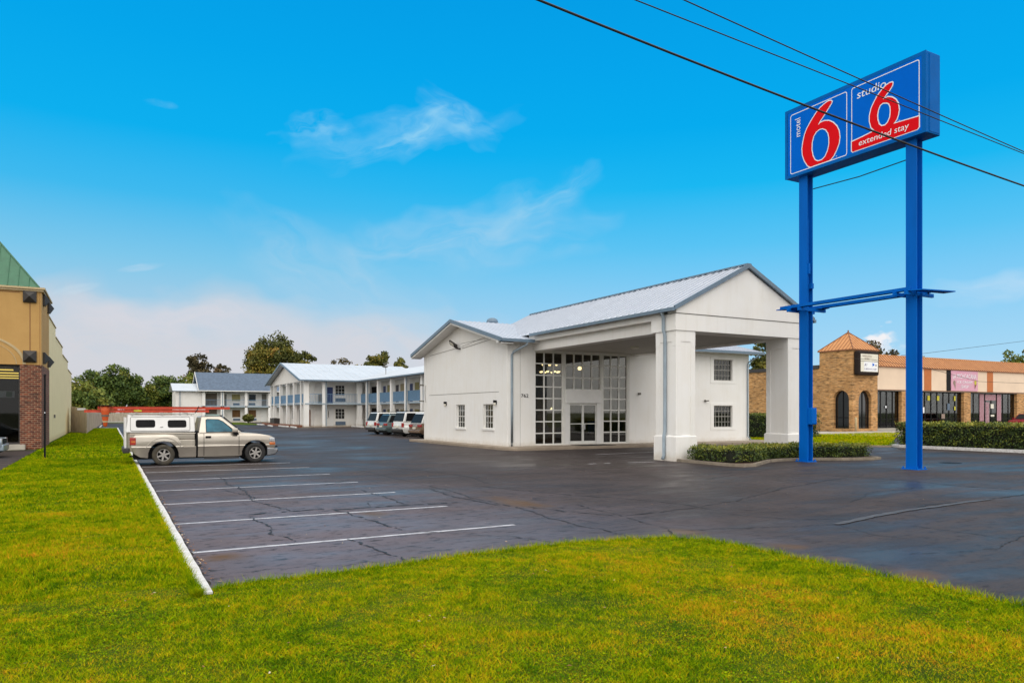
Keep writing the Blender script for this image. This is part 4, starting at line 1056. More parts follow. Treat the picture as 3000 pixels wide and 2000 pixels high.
# ================================================================== POLE SIGN
def pole_sign():
    S = thing('pole_sign', (23.35, 16.7, 0), 'tall blue double-post roadside sign with red numeral 6 faces above the parking lot', 'sign')
    def post(yc, conduit):
        m = MB(); x0, x1, hw, ft = 23.08, 23.40, .185, .035; H = 10.84
        m.box(x0,x0+ft,yc-hw,yc+hw,-.02,H); m.box(x1-ft,x1,yc-hw,yc+hw,-.02,H); m.box(x0+ft,x1-ft,yc-.03,yc+.03,-.02,H)
        m.box(x0-.10,x1+.10,yc-hw-.10,yc+hw+.10,-.02,.03)
        for dx in (-.05,.37):
            for dy in (-.24,.24): m.lathe((x0+dx,yc+dy,.03), [(0,.07),(.025,.07),(.025,0)], 8)
        if conduit:
            m.tube([(x0+.16,yc-.10,.1),(x0+.16,yc-.10,9.2)], .03, 6)
        p = m.build('post', M['postblue'], S)
        return p
    p1 = post(14.69, False); p2 = post(18.96, True)
    m = MB(); m.box(23.12,23.42,18.62,18.86,1.42,2.05); m.box(23.14,23.40,18.60,18.64,1.45,2.0); m.build('junction_box', M['postblue'], p2, bevel=.01)
    m = MB(); m.box(23.12,23.2,18.72,18.8,7.1,7.5); m.build('bracket', M['postblue'], p2); m = MB(); m.box(23.24,23.36,18.7,18.82,6.55,6.75); m.build('bracket', M['postblue'], p2)
    # cabinet
    m = MB(); X, Y0, Y1, Z0, Z1 = 22.9, 14.06, 19.62, 10.84, 13.46; D = .74
    m.box(X, X+D, Y0, Y1, Z0, Z1)
    c = m.build('cabinet', M['cabinet'], S, bevel=.03)
    m = MB()
    for (a, b, cc, d) in ((Y0+.0,Y1,Z0,Z0+.10),(Y0,Y1,Z1-.12,Z1),(Y0,Y0+.14,Z0+.10,Z1-.12),(Y1-.12,Y1,Z0+.10,Z1-.12)):
        m.box(X-.035,X,a,b,cc,d)
    m.box(X+.12,X+D-.06,Y0-.012,Y0,Z0+.06,Z1-.06); m.box(X+.15,X+.17,Y0-.02,Y0-.012,Z0+.06,Z1-.06)
    m.build('cabinet_frame', M['cabinet'], c)
    mpw = mapper((22.87,0,0), (0,-1,0), (-1,0,0))     # u = -Y
    mpe = mapper((22.9+D+.03,0,0), (0,1,0), (1,0,0))
    def ring(m, u0, u1, v0, v1, w, rad, wd, wlo=0., n=6):
        def rr(o):
            out = []
            for cx, cy, a0 in ((u1-rad,v1-rad,0),(u0+rad,v1-rad,90),(u0+rad,v0+rad,180),(u1-rad,v0+rad,270)):
                for k in range(n+1):
                    a = R(a0+90*k/n); out.append((cx+(rad+o)*math.cos(a), cy+(rad+o)*math.sin(a)))
            return out
        A, Bp = rr(0), rr(-wd)
        for i in range(len(A)):
            j = (i+1) % len(A); m.face([(A[i][0],w,A[i][1]),(A[j][0],w,A[j][1]),(Bp[j][0],w,Bp[j][1]),(Bp[i][0],w,Bp[i][1])])
    A_out=[(17.58,13.14),(17.53,13.09),(17.56,13.03),(17.67,12.92),(17.85,12.73),(18.02,12.58),(18.14,12.44),(18.0,12.50),(17.84,12.50),(17.64,12.43),(17.48,12.31),(17.33,12.13),(17.24,11.93),(17.21,11.69),(17.25,11.47),(17.34,11.29),(17.45,11.13),(17.56,11.03),(17.63,11.005),(18.46,11.005),(18.58,11.1),(18.72,11.33),(18.8,11.55),(18.82,11.8),(18.78,12.03),(18.71,12.28),(18.61,12.47),(18.43,12.69),(18.23,12.89),(18.03,13.04),(17.84,13.12),(17.68,13.16)]
    A_in=[(17.92,12.26),(17.78,12.17),(17.68,12.01),(17.64,11.81),(17.64,11.59),(17.7,11.37),(17.81,11.19),(17.95,11.11),(18.13,11.11),(18.26,11.2),(18.35,11.38),(18.4,11.62),(18.39,11.88),(18.32,12.1),(18.2,12.23),(18.06,12.28)]
    B_out=[(15.22,12.87),(15.19,12.84),(15.21,12.76),(15.3,12.65),(15.45,12.52),(15.55,12.42),(15.37,12.44),(15.22,12.37),(15.09,12.25),(15.0,12.08),(14.97,11.88),(15.0,11.71),(15.06,11.57),(15.17,11.47),(14.29,11.41),(14.29,11.07),(14.35,11.01),(16.68,11.01),(16.72,11.06),(16.72,11.37),(16.3,11.41),(15.84,11.47),(15.97,11.63),(16.03,11.86),(16.03,12.05),(15.97,12.27),(15.87,12.44),(15.75,12.61),(15.6,12.74),(15.42,12.85),(15.3,12.88)]
    B_in=[(15.41,12.27),(15.32,12.21),(15.27,12.08),(15.26,11.92),(15.28,11.74),(15.37,11.58),(15.47,11.52),(15.6,11.54),(15.69,11.64),(15.74,11.8),(15.75,11.97),(15.72,12.13),(15.65,12.27),(15.54,12.31)]
    def offset(P, d):
        n = len(P); out = []
        area = sum(P[i][0]*P[(i+1)%n][1]-P[(i+1)%n][0]*P[i][1] for i in range(n)); s = 1 if area > 0 else -1
        for i in range(n):
            a, b, c_ = Vector(P[i-1]), Vector(P[i]), Vector(P[(i+1)%n])
            n1 = Vector(((b-a).y, -(b-a).x)).normalized()*s; n2 = Vector(((c_-b).y, -(c_-b).x)).normalized()*s
            v = n1+n2; v = v.normalized() if v.length > 1e-4 else n1
            k = min(2., 1/max(.4, v.dot(n1)))
            out.append(tuple(b + v*d*k))
        return out
    def flat(polys, w, mp, mat, name, par):
        cu = bpy.data.curves.new(name, 'CURVE'); cu.dimensions = '2D'; cu.fill_mode = 'FRONT'
        for P in polys:
            sp = cu.splines.new('POLY'); sp.points.add(len(P)-1); sp.use_cyclic_u = True
            for pt, q in zip(sp.points, P): pt.co = (q[0], q[1], 0, 1)
        o = bpy.data.objects.new(name, cu); COL.objects.link(o); bpy.context.view_layer.update()
        me = bpy.data.meshes.new_from_object(o.evaluated_get(bpy.context.evaluated_depsgraph_get())); bpy.data.objects.remove(o)
        m = MB(mp); m.v = [m.P((v.co.x, w, v.co.y)) for v in me.vertices]; m.f = [tuple(p.vertices) for p in me.polygons]; m.m = [0]*len(m.f)
        return m.build(name, mat, par, recalc=False)
    for side, mp in enumerate((mpw, mpe)):
        # side 0 faces the camera (u=-Y); the back face mirrors the layout
        cu = (lambda y: -y) if side == 0 else (lambda y: 33.68-y if False else (33.68 - y))
        f = lambda P: [(cu(y), z) for y, z in P]
        m = MB(mp); a, b = sorted((cu(19.48), cu(14.2))); m.face([(a,.0,10.94),(b,.0,10.94),(b,.0,13.34),(a,.0,13.34)]); face = m.build('sign_face', M['signblue'], c, recalc=False)
        m = MB(mp)
        a, b = sorted((cu(19.37), cu(16.91))); ring(m, a, b, 10.965, 13.235, .004, .09, .028)
        a, b = sorted((cu(16.74), cu(14.27))); ring(m, a, b, 10.985, 13.255, .004, .09, .028)
        m.build('sign_border', M['signwhite'], S, recalc=False)
        A1, A2, B1, B2 = f(A_out), f(A_in), f(B_out), f(B_in)
        flat([offset(A1, .036), offset(A2, -.036)], .006, mp, M['signwhite'], 'numeral_outline', S)
        flat([A1, A2], .010, mp, M['signred'], 'numeral_six', S)
        o = offset(B1, .036)
        flat([[(u, max(v, 10.985)) for u, v in o], offset(B2, -.036)], .006, mp, M['signwhite'], 'numeral_outline', S)
        flat([B1, B2], .010, mp, M['signred'], 'numeral_six', S)
        a, b = sorted((cu(19.14), cu(18.90))); text_mesh('lettering', 'motel', mp, a, b, 12.30, 13.0, M['signwhite'], S, w=.014, rot=90)
        a, b = sorted((cu(16.52), cu(15.43))); text_mesh('lettering', 'studio', mp, a, b, 12.80, 13.07, M['signwhite'], S, w=.005, shear=.1)
        a, b = sorted((cu(16.44), cu(14.62))); text_mesh('lettering', 'extended stay', mp, a, b, 11.07, 11.34, M['signwhite'], S, w=.014, shear=.1)
        for (yy, zz) in ((17.33,11.06),(14.95,11.5)):
            text_mesh('lettering', '®', mp, cu(yy)-.025, cu(yy)+.025, zz-.025, zz+.025, M['signwhite'], S, w=.014, depth=.002)
    # cross bars half way up
    m = MB()
    for x0, ya, yb in ((22.78, 14.5, 19.75), (23.80, 14.5, 19.6)):
        z = 5.92
        m.box(x0-.05,x0+.05,ya,yb,z-.10,z-.09+.01); m.box(x0-.05,x0-.035,ya,yb,z-.10,z+.03); m.box(x0+.035,x0+.05,ya,yb,z-.10,z+.03)
    for y in (14.60, 15.0, 18.8, 19.3):
        m.box(22.62,24.12,y-.04,y+.04,5.70,5.82)
    m.prism([(22.70,14.55,5.82),(22.95,14.2,5.82),(24.3,13.95,5.82),(24.3,14.35,5.82)], (0,0,.035)); m.prism([(22.70,19.9,5.82),(22.72,19.2,5.82),(24.0,18.5,5.82),(24.1,18.8,5.82)], (0,0,.035))
    m.build('cross_bar', M['postblue'], S)
    m = MB(); m.tube([(23.5,18.84,10.38),(23.5,16.9,10.30),(23.5,14.9,10.37)], .018, 6); m.build('cable', M['wire'], S)
pole_sign()

# ================================================================== WIRES
def wire(label, pts, r, ext=(25, 30)):
    P = [Vector(p) for p in pts]; out = []
    x = np.array([p.x for p in P]); z = np.array([p.z for p in P]); co = np.polyfit(x, z, min(2, len(P)-1)); y = P[0].y
    for k in range(41):
        xx = (x[0]-ext[0]) + (x[-1]+ext[1]-x[0]+ext[0])*k/40
        out.append((xx, y, float(np.polyval(co, xx))))
    m = MB(); m.tube(out, r, 6)
    o = m.build('power_line', M['wire'], org=(out[0][0], y, out[0][2]), smooth=True)
    return tag(o, label, 'cable', 'overhead lines crossing the sky')
wire('thickest overhead cable, lowest of the three, crossing the red numeral of the sign', [(5.98,10,8.45),(11.62,10,8.07),(20.41,10,7.64)], .021)
wire('thin overhead cable in the middle of the three above the lot', [(7.93,10,8.98),(14.3,10,8.72),(20.41,10,8.46)], .011)
wire('thin overhead cable, highest of the three at the top of the picture', [(9.03,10,9.28),(14.3,10,8.91),(20.41,10,8.51)], .012)
m = MB(); m.tube([(36.3,28,5.02),(40.0,28,5.05),(45.7,28,4.69),(51.5,28,3.95),(57.2,28,3.94),(75,28,4.6)], .012, 5)
tag(m.build('service_cable', M['wire'], org=(36.3,28,5.)), 'thin dark cable sagging across the brick tower and pink banner', 'cable')
m = MB(); m.tube([(43.,28,5.4),(44.8,28,5.55),(57.16,28,6.95),(75,28,9.0)], .012, 5)
tag(m.build('service_cable', M['wire'], org=(43.,28,5.4)), 'thin dark cable rising to the right above the orange shop roof', 'cable')

# ================================================================== MOTEL WINGS
def rail_panel(m, a, b, z0, z1, sp=.115):
    """open baluster railing between two points"""
    a, b = Vector((*a,0)), Vector((*b,0)); d = (b-a); L = d.length; d.normalize(); n = Vector((-d.y,d.x,0))*.014
    def bar(p, q, za, zb, hw=.014):
        nn = Vector((-d.y,d.x,0))*hw
        m.hexa([(p.x-nn.x,p.y-nn.y,za),(q.x-nn.x,q.y-nn.y,za),(q.x+nn.x,q.y+nn.y,za),(p.x+nn.x,p.y+nn.y,za),(p.x-nn.x,p.y-nn.y,zb),(q.x-nn.x,q.y-nn.y,zb),(q.x+nn.x,q.y+nn.y,zb),(p.x+nn.x,p.y+nn.y,zb)])
    bar(a, b, z1-.05, z1, .025); bar(a, b, z0+.08, z0+.12, .02)
    k = max(2, int(L/sp))
    for i in range(k+1):
        p = a + d*(L*i/k); bar(p-d*.012, p+d*.012, z0+.12, z1-.05, .012)
def facade_bits(B, mp, items, w=0.):
    """items: (kind,u0,u1,v0,v1[,material])"""
    for it in items:
        k, a, b, c, d = it[:5]; mat = it[5] if len(it) > 5 else None
        if k == 'win':
            window(B, mp, a, b, c, d, 3, 3, mat or M['darkglass'], frame=M['muntin'], w0=-.01, fw=.05, mw=.035)
        elif k == 'cwin':
            m = MB(mp); m.box(a,b,-.01,.04,c,d); f = m.build('window', M['muntin'], B)
            m = MB(mp); m.box(a+.07,b-.07,.041,.05,c+.07,d-.07); m.build('pane', mat or M['curtain_y'], f)
        elif k == 'ac':
            m = MB(mp); m.box(a,b,-.01,.10,c,d)
            f = m.build('air_conditioner', M['acgrille'], B)
        elif k == 'door':
            m = MB(mp); m.box(a-.07,b+.07,-.01,.02,c,d+.07); m.build('door_frame', M['trim_white'], B)
            m = MB(mp); m.box(a,b,.0,.045,c,d); f = m.build('door', mat or M['darkdoor'], B)
            m = MB(mp); m.box(a+.06,a+.12,.046,.09,c+.95,c+1.05); m.build('handle', M['chrome'], f)
def wing_white():
    B = thing('motel_wing', (21.3, 92.3, 0), 'white two-storey guest room wing with metal roof, white columns and blue balcony railings', 'building')
    G0, G1 = 92.15, 114.1; XW = 21.25; ZE = 5.92; ZR = 8.62; YM = (G0+G1)/2 - .3
    LX = 28.45; LW = 30.3; LXB = 40.; LR = 34.2; LY0 = 45.8
    # walls: gable wing set back behind its columns, long wing along the lot
    m = MB(); 
    m.box(22.9, 41, G0+1.7, G1-.2, 0, 5.85); m.box(LW, LXB, LY0, G0+1.72, 0, 5.85)
    m.build('wall', M['white_old'], B)
    m = MB(); m.prism([(XW,G0,5.80),(XW,G1,5.80),(XW,YM,ZR-.28)], (.2,0,0)); m.build('gable', M['white_old'], B)
    # floor slabs
    m = MB(); m.box(XW+.1,22.9,G0,G1,2.86,3.02); m.box(22.9,LX+.1,G0,G0+1.7,2.86,3.02); m.box(LX+.1,LW,LY0,G0+1.7,2.86,3.02)
    m.build('balcony_slab', M['slabedge'], B)
    m = MB(); m.box(XW+.05,23,G0,G1,5.74,5.80); m.box(23,LX+.1,G0,G0+1.7,5.74,5.80); m.box(LX,LW,LY0,G0+1.7,5.74,5.80); m.build('soffit', M['trim_white'], B)
    m = MB(); m.box(XW-.2,23,G0-.2,G1+.2,0,.08); m.box(23,LX,G0-.2,G0+1.7,0,.08); m.box(LX-.4,LW,LY0,G0+1.7,0,.08); m.build('walkway', M['concrete'], B)
    # roofs
    e = .6
    m = MB(); XO = 20.5
    for ye in (G0-.7, G1+.1): 
        slab(m,(XO,ye,ZE),(38,ye,ZE),(38,YM,ZR),(XO,YM,ZR)); ribs(m,(XO,ye,ZE),(38,ye,ZE),(38,YM,ZR),(XO,YM,ZR),.9,.05,.04)
    zr2 = 7.62
    for xe in (LX-.55, LXB):
        slab(m,(xe,LY0-.5,ZE+.004),(xe,G0+6,ZE+.004),(LR,G0+6,zr2),(LR,LY0-.5,zr2)); ribs(m,(xe,LY0-.5,ZE),(xe,G0+6,ZE),(LR,G0+6,zr2),(LR,LY0-.5,zr2),.9,.05,.04)
    r = m.build('roof', M['roofmetal_w'], B)
    m = MB(); m.tube([(30.6,88.5,6.6),(30.6,88.5,7.5)], .04, 6); m.tube([(30.6,88.4,7.5),(30.2,88.2,7.9),(30.9,88.4,8.2)], .05, 6); m.lathe((30.4,88.2,7.45),[(0,0),(.3,.08),(.42,.22)],14); m.build('antenna', M['greydoor'], r)
    m = MB()
    for (p, q) in (((XO,G0-.7,ZE),(XO,YM,ZR)),((XO,G1+.1,ZE),(XO,YM,ZR))):
        p, q = Vector(p), Vector(q)
        m.hexa([tuple(v) for v in (p+Vector((-.05,0,-.2)),q+Vector((-.05,0,-.2)),q+Vector((.05,0,-.2)),p+Vector((.05,0,-.2)),p+Vector((-.05,0,.05)),q+Vector((-.05,0,.05)),q+Vector((.05,0,.05)),p+Vector((.05,0,.05)))])
    m.box(XO,LX-.56,G0-.84,G0-.71,ZE-.15,ZE); m.box(LX-.68,LX-.56,LY0-.5,G0-.84,ZE-.15,ZE)
    m.build('gutter', M['steelblue'], B)
    # columns
    cols = [(21.3,92.2,.58,.55)] + [(21.3,y,.42,.42) for y in (94.2,98.3,102.6,107.2,111.5,113.9)] + [(23.55,92.2,.34,.3),(28.1,92.3,.62,.5)]
    for i, (x, y, a, b) in enumerate(cols):
        m = MB(); m.box(x,x+a,y,y+b,0.08,5.73); m.box(x-.05,x+a+.05,y-.05,y+b+.05,0,.9) if i in (8,) else None; m.box(x-.04,x+a+.04,y-.04,y+b+.04,5.45,5.6)
        m.build('column', M['white'], B)
    for y in (89.2,84.8,80.1,75.4,70.7,66.1,61.4,56.8,52.2,47.6):
        m = MB(); m.box(LX-.1,LX+.32,y,y+.5,.08,5.73); m.build('column', M['white'], B)
    for (x, y) in ((24.0,92.1),(LX-.15,88.9),(LX-.15,75.2)):
        m = MB(); m.tube([(x,y,5.75),(x,y,.1)], .07, 6); m.build('downspout', M['pipe'], B)
    # railings
    ys = [92.7,94.2,98.3,102.6,107.2,111.5,113.9]
    for a, b in zip(ys, ys[1:]):
        m = MB(); rail_panel(m, (21.45,a+.35), (21.45,b), 3.02, 4.2, .10); m.build('railing', M['rail'], B)
    for a, b in ((21.9,23.5),(24.0,28.1)):
        m = MB(); rail_panel(m, (a,92.35), (b,92.35), 3.02, 4.2, .2); m.build('railing', M['rail'], B)
    yl = [47.6,52.2,56.8,61.4,66.1,70.7,75.4,80.1,84.8,89.2,92.3]
    for a, b in zip(yl, yl[1:]):
        m = MB(); rail_panel(m, (LX+.12,a+.5), (LX+.12,b), 3.02, 4.22, .085); m.build('railing', M['rail'], B)
    # fronts
    mp = SOUTH(G0+1.7)
    facade_bits(B, mp, [('door',24.55,25.3,3.02,5.1,M['bluedoor']),('win',25.6,26.85,4.05,5.38),('ac',25.65,26.95,3.25,3.7),
        ('door',24.55,25.3,.1,2.3,M['trim_white']),('cwin',24.62,24.85,1.15,2.1,M['darkglass']),('win',25.6,26.85,1.0,2.35,M['darkglass']),('ac',25.65,26.95,.22,.68)])
    mw = WEST(22.9)
    facade_bits(B, mw, [('cwin',96.2,97.8,3.9,5.2,M['curtain']),('door',99.5,100.4,3.02,5.1,M['darkdoor']),('cwin',104,105.6,3.9,5.2,M['darkglass']),('door',109,109.9,3.02,5.1,M['darkdoor']),('door',95.6,96.4,.1,2.2,M['brown']),('door',101.0,101.9,.1,2.2,M['darkdoor']),('cwin',105,106.4,.9,2.2,M['darkglass'])])
    ml = WEST(LW)
    y = 47.9
    for i in range(9):
        dm = [M['bluedoor'],M['darkdoor'],M['bluedoor'],M['darkdoor']][i % 4]; cm = [M['curtain_y'],M['curtain'],M['curtain_y']][i % 3]
        facade_bits(B, ml, [('cwin',y+.4,y+1.9,3.85,5.3,cm),('door',y+2.5,y+3.4,3.02,5.15,dm),('cwin',y+.4,y+1.9,.9,2.3,cm),('door',y+2.5,y+3.4,.1,2.25,dm)])
        y += 4.65
    m = MB(); m.box(30.22,30.31,90.6,93.0,3.02,5.2); m.box(30.22,30.31,90.6,93.0,.08,2.4); m.build('breezeway_shade', M['black'], B)  # flat black panels, the passage shade given as colour
    m = MB(); m.box(23.3,23.9,92.9,93.4,3.03,4.2); m.build('balcony_bin', M['greydoor'], B, bevel=.05)
wing_white()
def wing_blue():
    B = thing('motel_wing', (14.5, 141, 0), 'white two-storey motel wing under a slate blue shingle roof behind the pickup truck', 'building')
    Y = 141.; YW = 142.7; X0, X1 = 13.9, 36.; ZE = 5.78; YR = 147.; ZR = 9.3
    m = MB(); m.box(X0+1.0,X1,YW,153,0,5.7); m.build('wall', M['white_old'], B)
    m = MB(); m.prism([(X0+.5,Y,5.7),(X0+.5,153,5.7),(X0+.5,YR,ZR-.3)], (.2,0,0)); m.build('gable', M['trim_white'], B)
    m = MB(); slab(m,(X0,Y-.6,ZE),(X1,Y-.6,ZE),(X1,YR,ZR),(X0,YR,ZR)); slab(m,(X0,153.6,ZE),(X1,153.6,ZE),(X1,YR,ZR),(X0,YR,ZR)); m.build('roof', M['blueroof'], B)
    m = MB(); m.box(X0-.05,X1,Y-.72,Y-.61,ZE-.16,ZE-.0); 
    for ye in (Y-.6,153.6):
        p, q = Vector((X0,ye,ZE)), Vector((X0,YR,ZR))
        m.hexa([tuple(v) for v in (p+Vector((-.06,0,-.2)),q+Vector((-.06,0,-.2)),q+Vector((.0,0,-.2)),p+Vector((.0,0,-.2)),p+Vector((-.06,0,.08)),q+Vector((-.06,0,.08)),q+Vector((.0,0,.08)),p+Vector((.0,0,.08)))])
    m.build('fascia', M['trim_white'], B)
    m = MB(); m.box(X0+.5,X1,Y,YW,2.78,3.0); m.build('balcony_slab', M['slabedge'], B)
    m = MB(); m.box(X0+.5,X1,Y,YW,5.5,5.6); m.build('soffit', M['greydoor'], B)
    for x, w in ((14.55,.5),(17.64,.25),(18.0,.22),(21.8,.45),(25.95,.5),(30,.45)):
        m = MB(); m.box(x,x+w,Y,Y+.4,0,5.5); m.build('column', M['white'], B)
    m = MB(); m.tube([(17.95,Y-.05,5.6),(17.95,Y-.05,.1)], .08, 6); m.build('downspout', M['pipe'], B)
    for a, b in ((15.05,17.6),(18.2,21.8),(22.25,25.9)):
        m = MB(); rail_panel(m,(a,Y+.2),(b,Y+.2),3.0,4.15,.22); m.build('railing', M['rail'], B)
    facade_bits(B, SOUTH(YW), [('door',18.35,18.85,3.0,5.2,M['greydoor']),('cwin',19.7,21.3,3.88,5.25,M['curtain_y']),('ac',20.0,21.1,3.18,3.55),('cwin',22.7,24.05,3.9,5.25,M['darkglass']),('ac',22.75,23.9,3.2,3.6),('door',25.05,25.9,3.0,5.3,M['greydoor']),
        ('cwin',19.75,21.3,.88,2.38,M['curtain_b']),('ac',20.0,21.2,.35,.72),('cwin',22.6,24.1,.88,2.38,M['curtain_b']),('ac',23.2,24.1,.35,.72),('door',25.0,25.85,.1,2.35,M['trim_white'])])
    m = MB(SOUTH(YW)); m.box(15.3,17.2,.0,.05,3.0,5.3); m.box(15.3,17.2,.0,.05,.1,2.5); m.build('breezeway_shade', M['interior_d'], B)  # dark panels on the wall, coloured as the shade of the open passage
wing_blue()
def annex():
    B = thing('laundry_annex', (10.2, 141.5, 0), 'small plain white annex with a pale metal roof left of the blue-roofed wing', 'building')
    m = MB(); m.box(10.3,14.7,141.5,150,0,5.6); m.box(10.25,10.75,141.4,141.5,0,5.6); m.build('wall', M['white_old'], B)
    m = MB(); slab(m,(9.7,140.8,5.68),(14.1,140.8,5.68),(14.1,145.2,7.1),(9.7,145.2,7.1)); slab(m,(9.7,150,5.68),(14.1,150,5.68),(14.1,145.2,7.1),(9.7,145.2,7.1)); m.build('roof', M['roofmetal_w'], B)
    m = MB(); m.tube([(10.95,141.35,5.6),(10.95,141.35,.2)], .07, 6); m.build('downspout', M['pipe'], B)
annex()
# condenser on brick planter, wheel stops, shrub
pl = thing('brick_planter', (19.9, 108, 0), 'low brown brick border bed at the foot of the gabled wing columns', 'planter')
m = MB(); strip_poly(m, [(20.9,92.4),(20.6,101),(20.3,113),(20.6,116)], .45, 0, .28, .03, 4, 1.); m.build('brick_edge', M['brickborder'], pl)
m = MB(); m.face([(20.9,92.5,.1),(21.4,92.5,.1),(21.4,116,.1),(20.4,116,.1)]); m.build('mulch_bed', M['mulch'], pl, recalc=False)
ac = thing('condenser', (20.9, 108.5, .28), 'dark grey air conditioning condenser standing between the gabled wing columns', 'air conditioner')
m = MB(); m.box(20.5,21.3,107.2,110.2,.28,1.02); m.build('housing', M['blackmetal'], ac, bevel=.03)
m = MB(); m.lathe((20.9,108.7,1.03), [(.34,0),(.34,.03),(.3,.035),(0,.04)], 16); m.build('fan_guard', M['greydoor'], ac)
stops = [((19.2,112.6),(19.35,108.6),'white painted wheel stop in front of the round shrub, farthest left of the row'),((18.9,102.6),(18.4,97.6),'second white wheel stop beside the brick planter'),((19.6,99.),(19.5,93.2),'long white wheel stop before the gabled wing columns'),((19.6,91.8),(19.2,87.4),'white wheel stop at the corner of the gabled wing'),((27.3,92.2),(27.0,86.5),'long white wheel stop at the inner corner of the motel wings'),((26.6,81.9),(26.6,79.2),'short white wheel stop left of the parked white vehicles')]
for a, b, lab in stops:
    m = MB(); strip_poly(m, [a, b], .26, 0.003, .17, .0, 1, 9.)
    tag(m.build('wheel_stop', M['kerbwhite'], org=(a[0],a[1],0), bevel=.03), lab, 'wheel stop', 'wheel stops along the motel wings')
def shrub(x, y, r, h, label, n=2500, ls=.11, mat=None, base=.4, z0=.25):
    t = thing('shrub', (x,y,0), label, 'shrub')
    m = MB()
    for k in range(5): a = k*1.3; m.tube([(x,y,0),(x+.25*r*math.cos(a),y+.25*r*math.sin(a),h*.6)], .03, 5)
    m.build('stem', M['bark'], t)
    d = rng.normal(size=(n,3)); d /= np.linalg.norm(d,axis=1)[:,None]; rad = rng.uniform(.3,1,n)**.4
    P = d*rad[:,None]*np.array([r,r,(h-z0)/2]); P += np.array([x,y,z0+(h-z0)/2]); P += rng.normal(0,.05,P.shape)
    tint_mesh('foliage', leaf_quads(P, ls), 4, np.clip(rng.normal(base,.16,n)+d[:,2]*.08,0,1), mat or M['leafolive'], t, org=(x,y,0))
shrub(21.05, 132.5, .95, 1.55, 'round clipped olive green shrub on the grass before the far motel wing', ls=.13, base=.38)

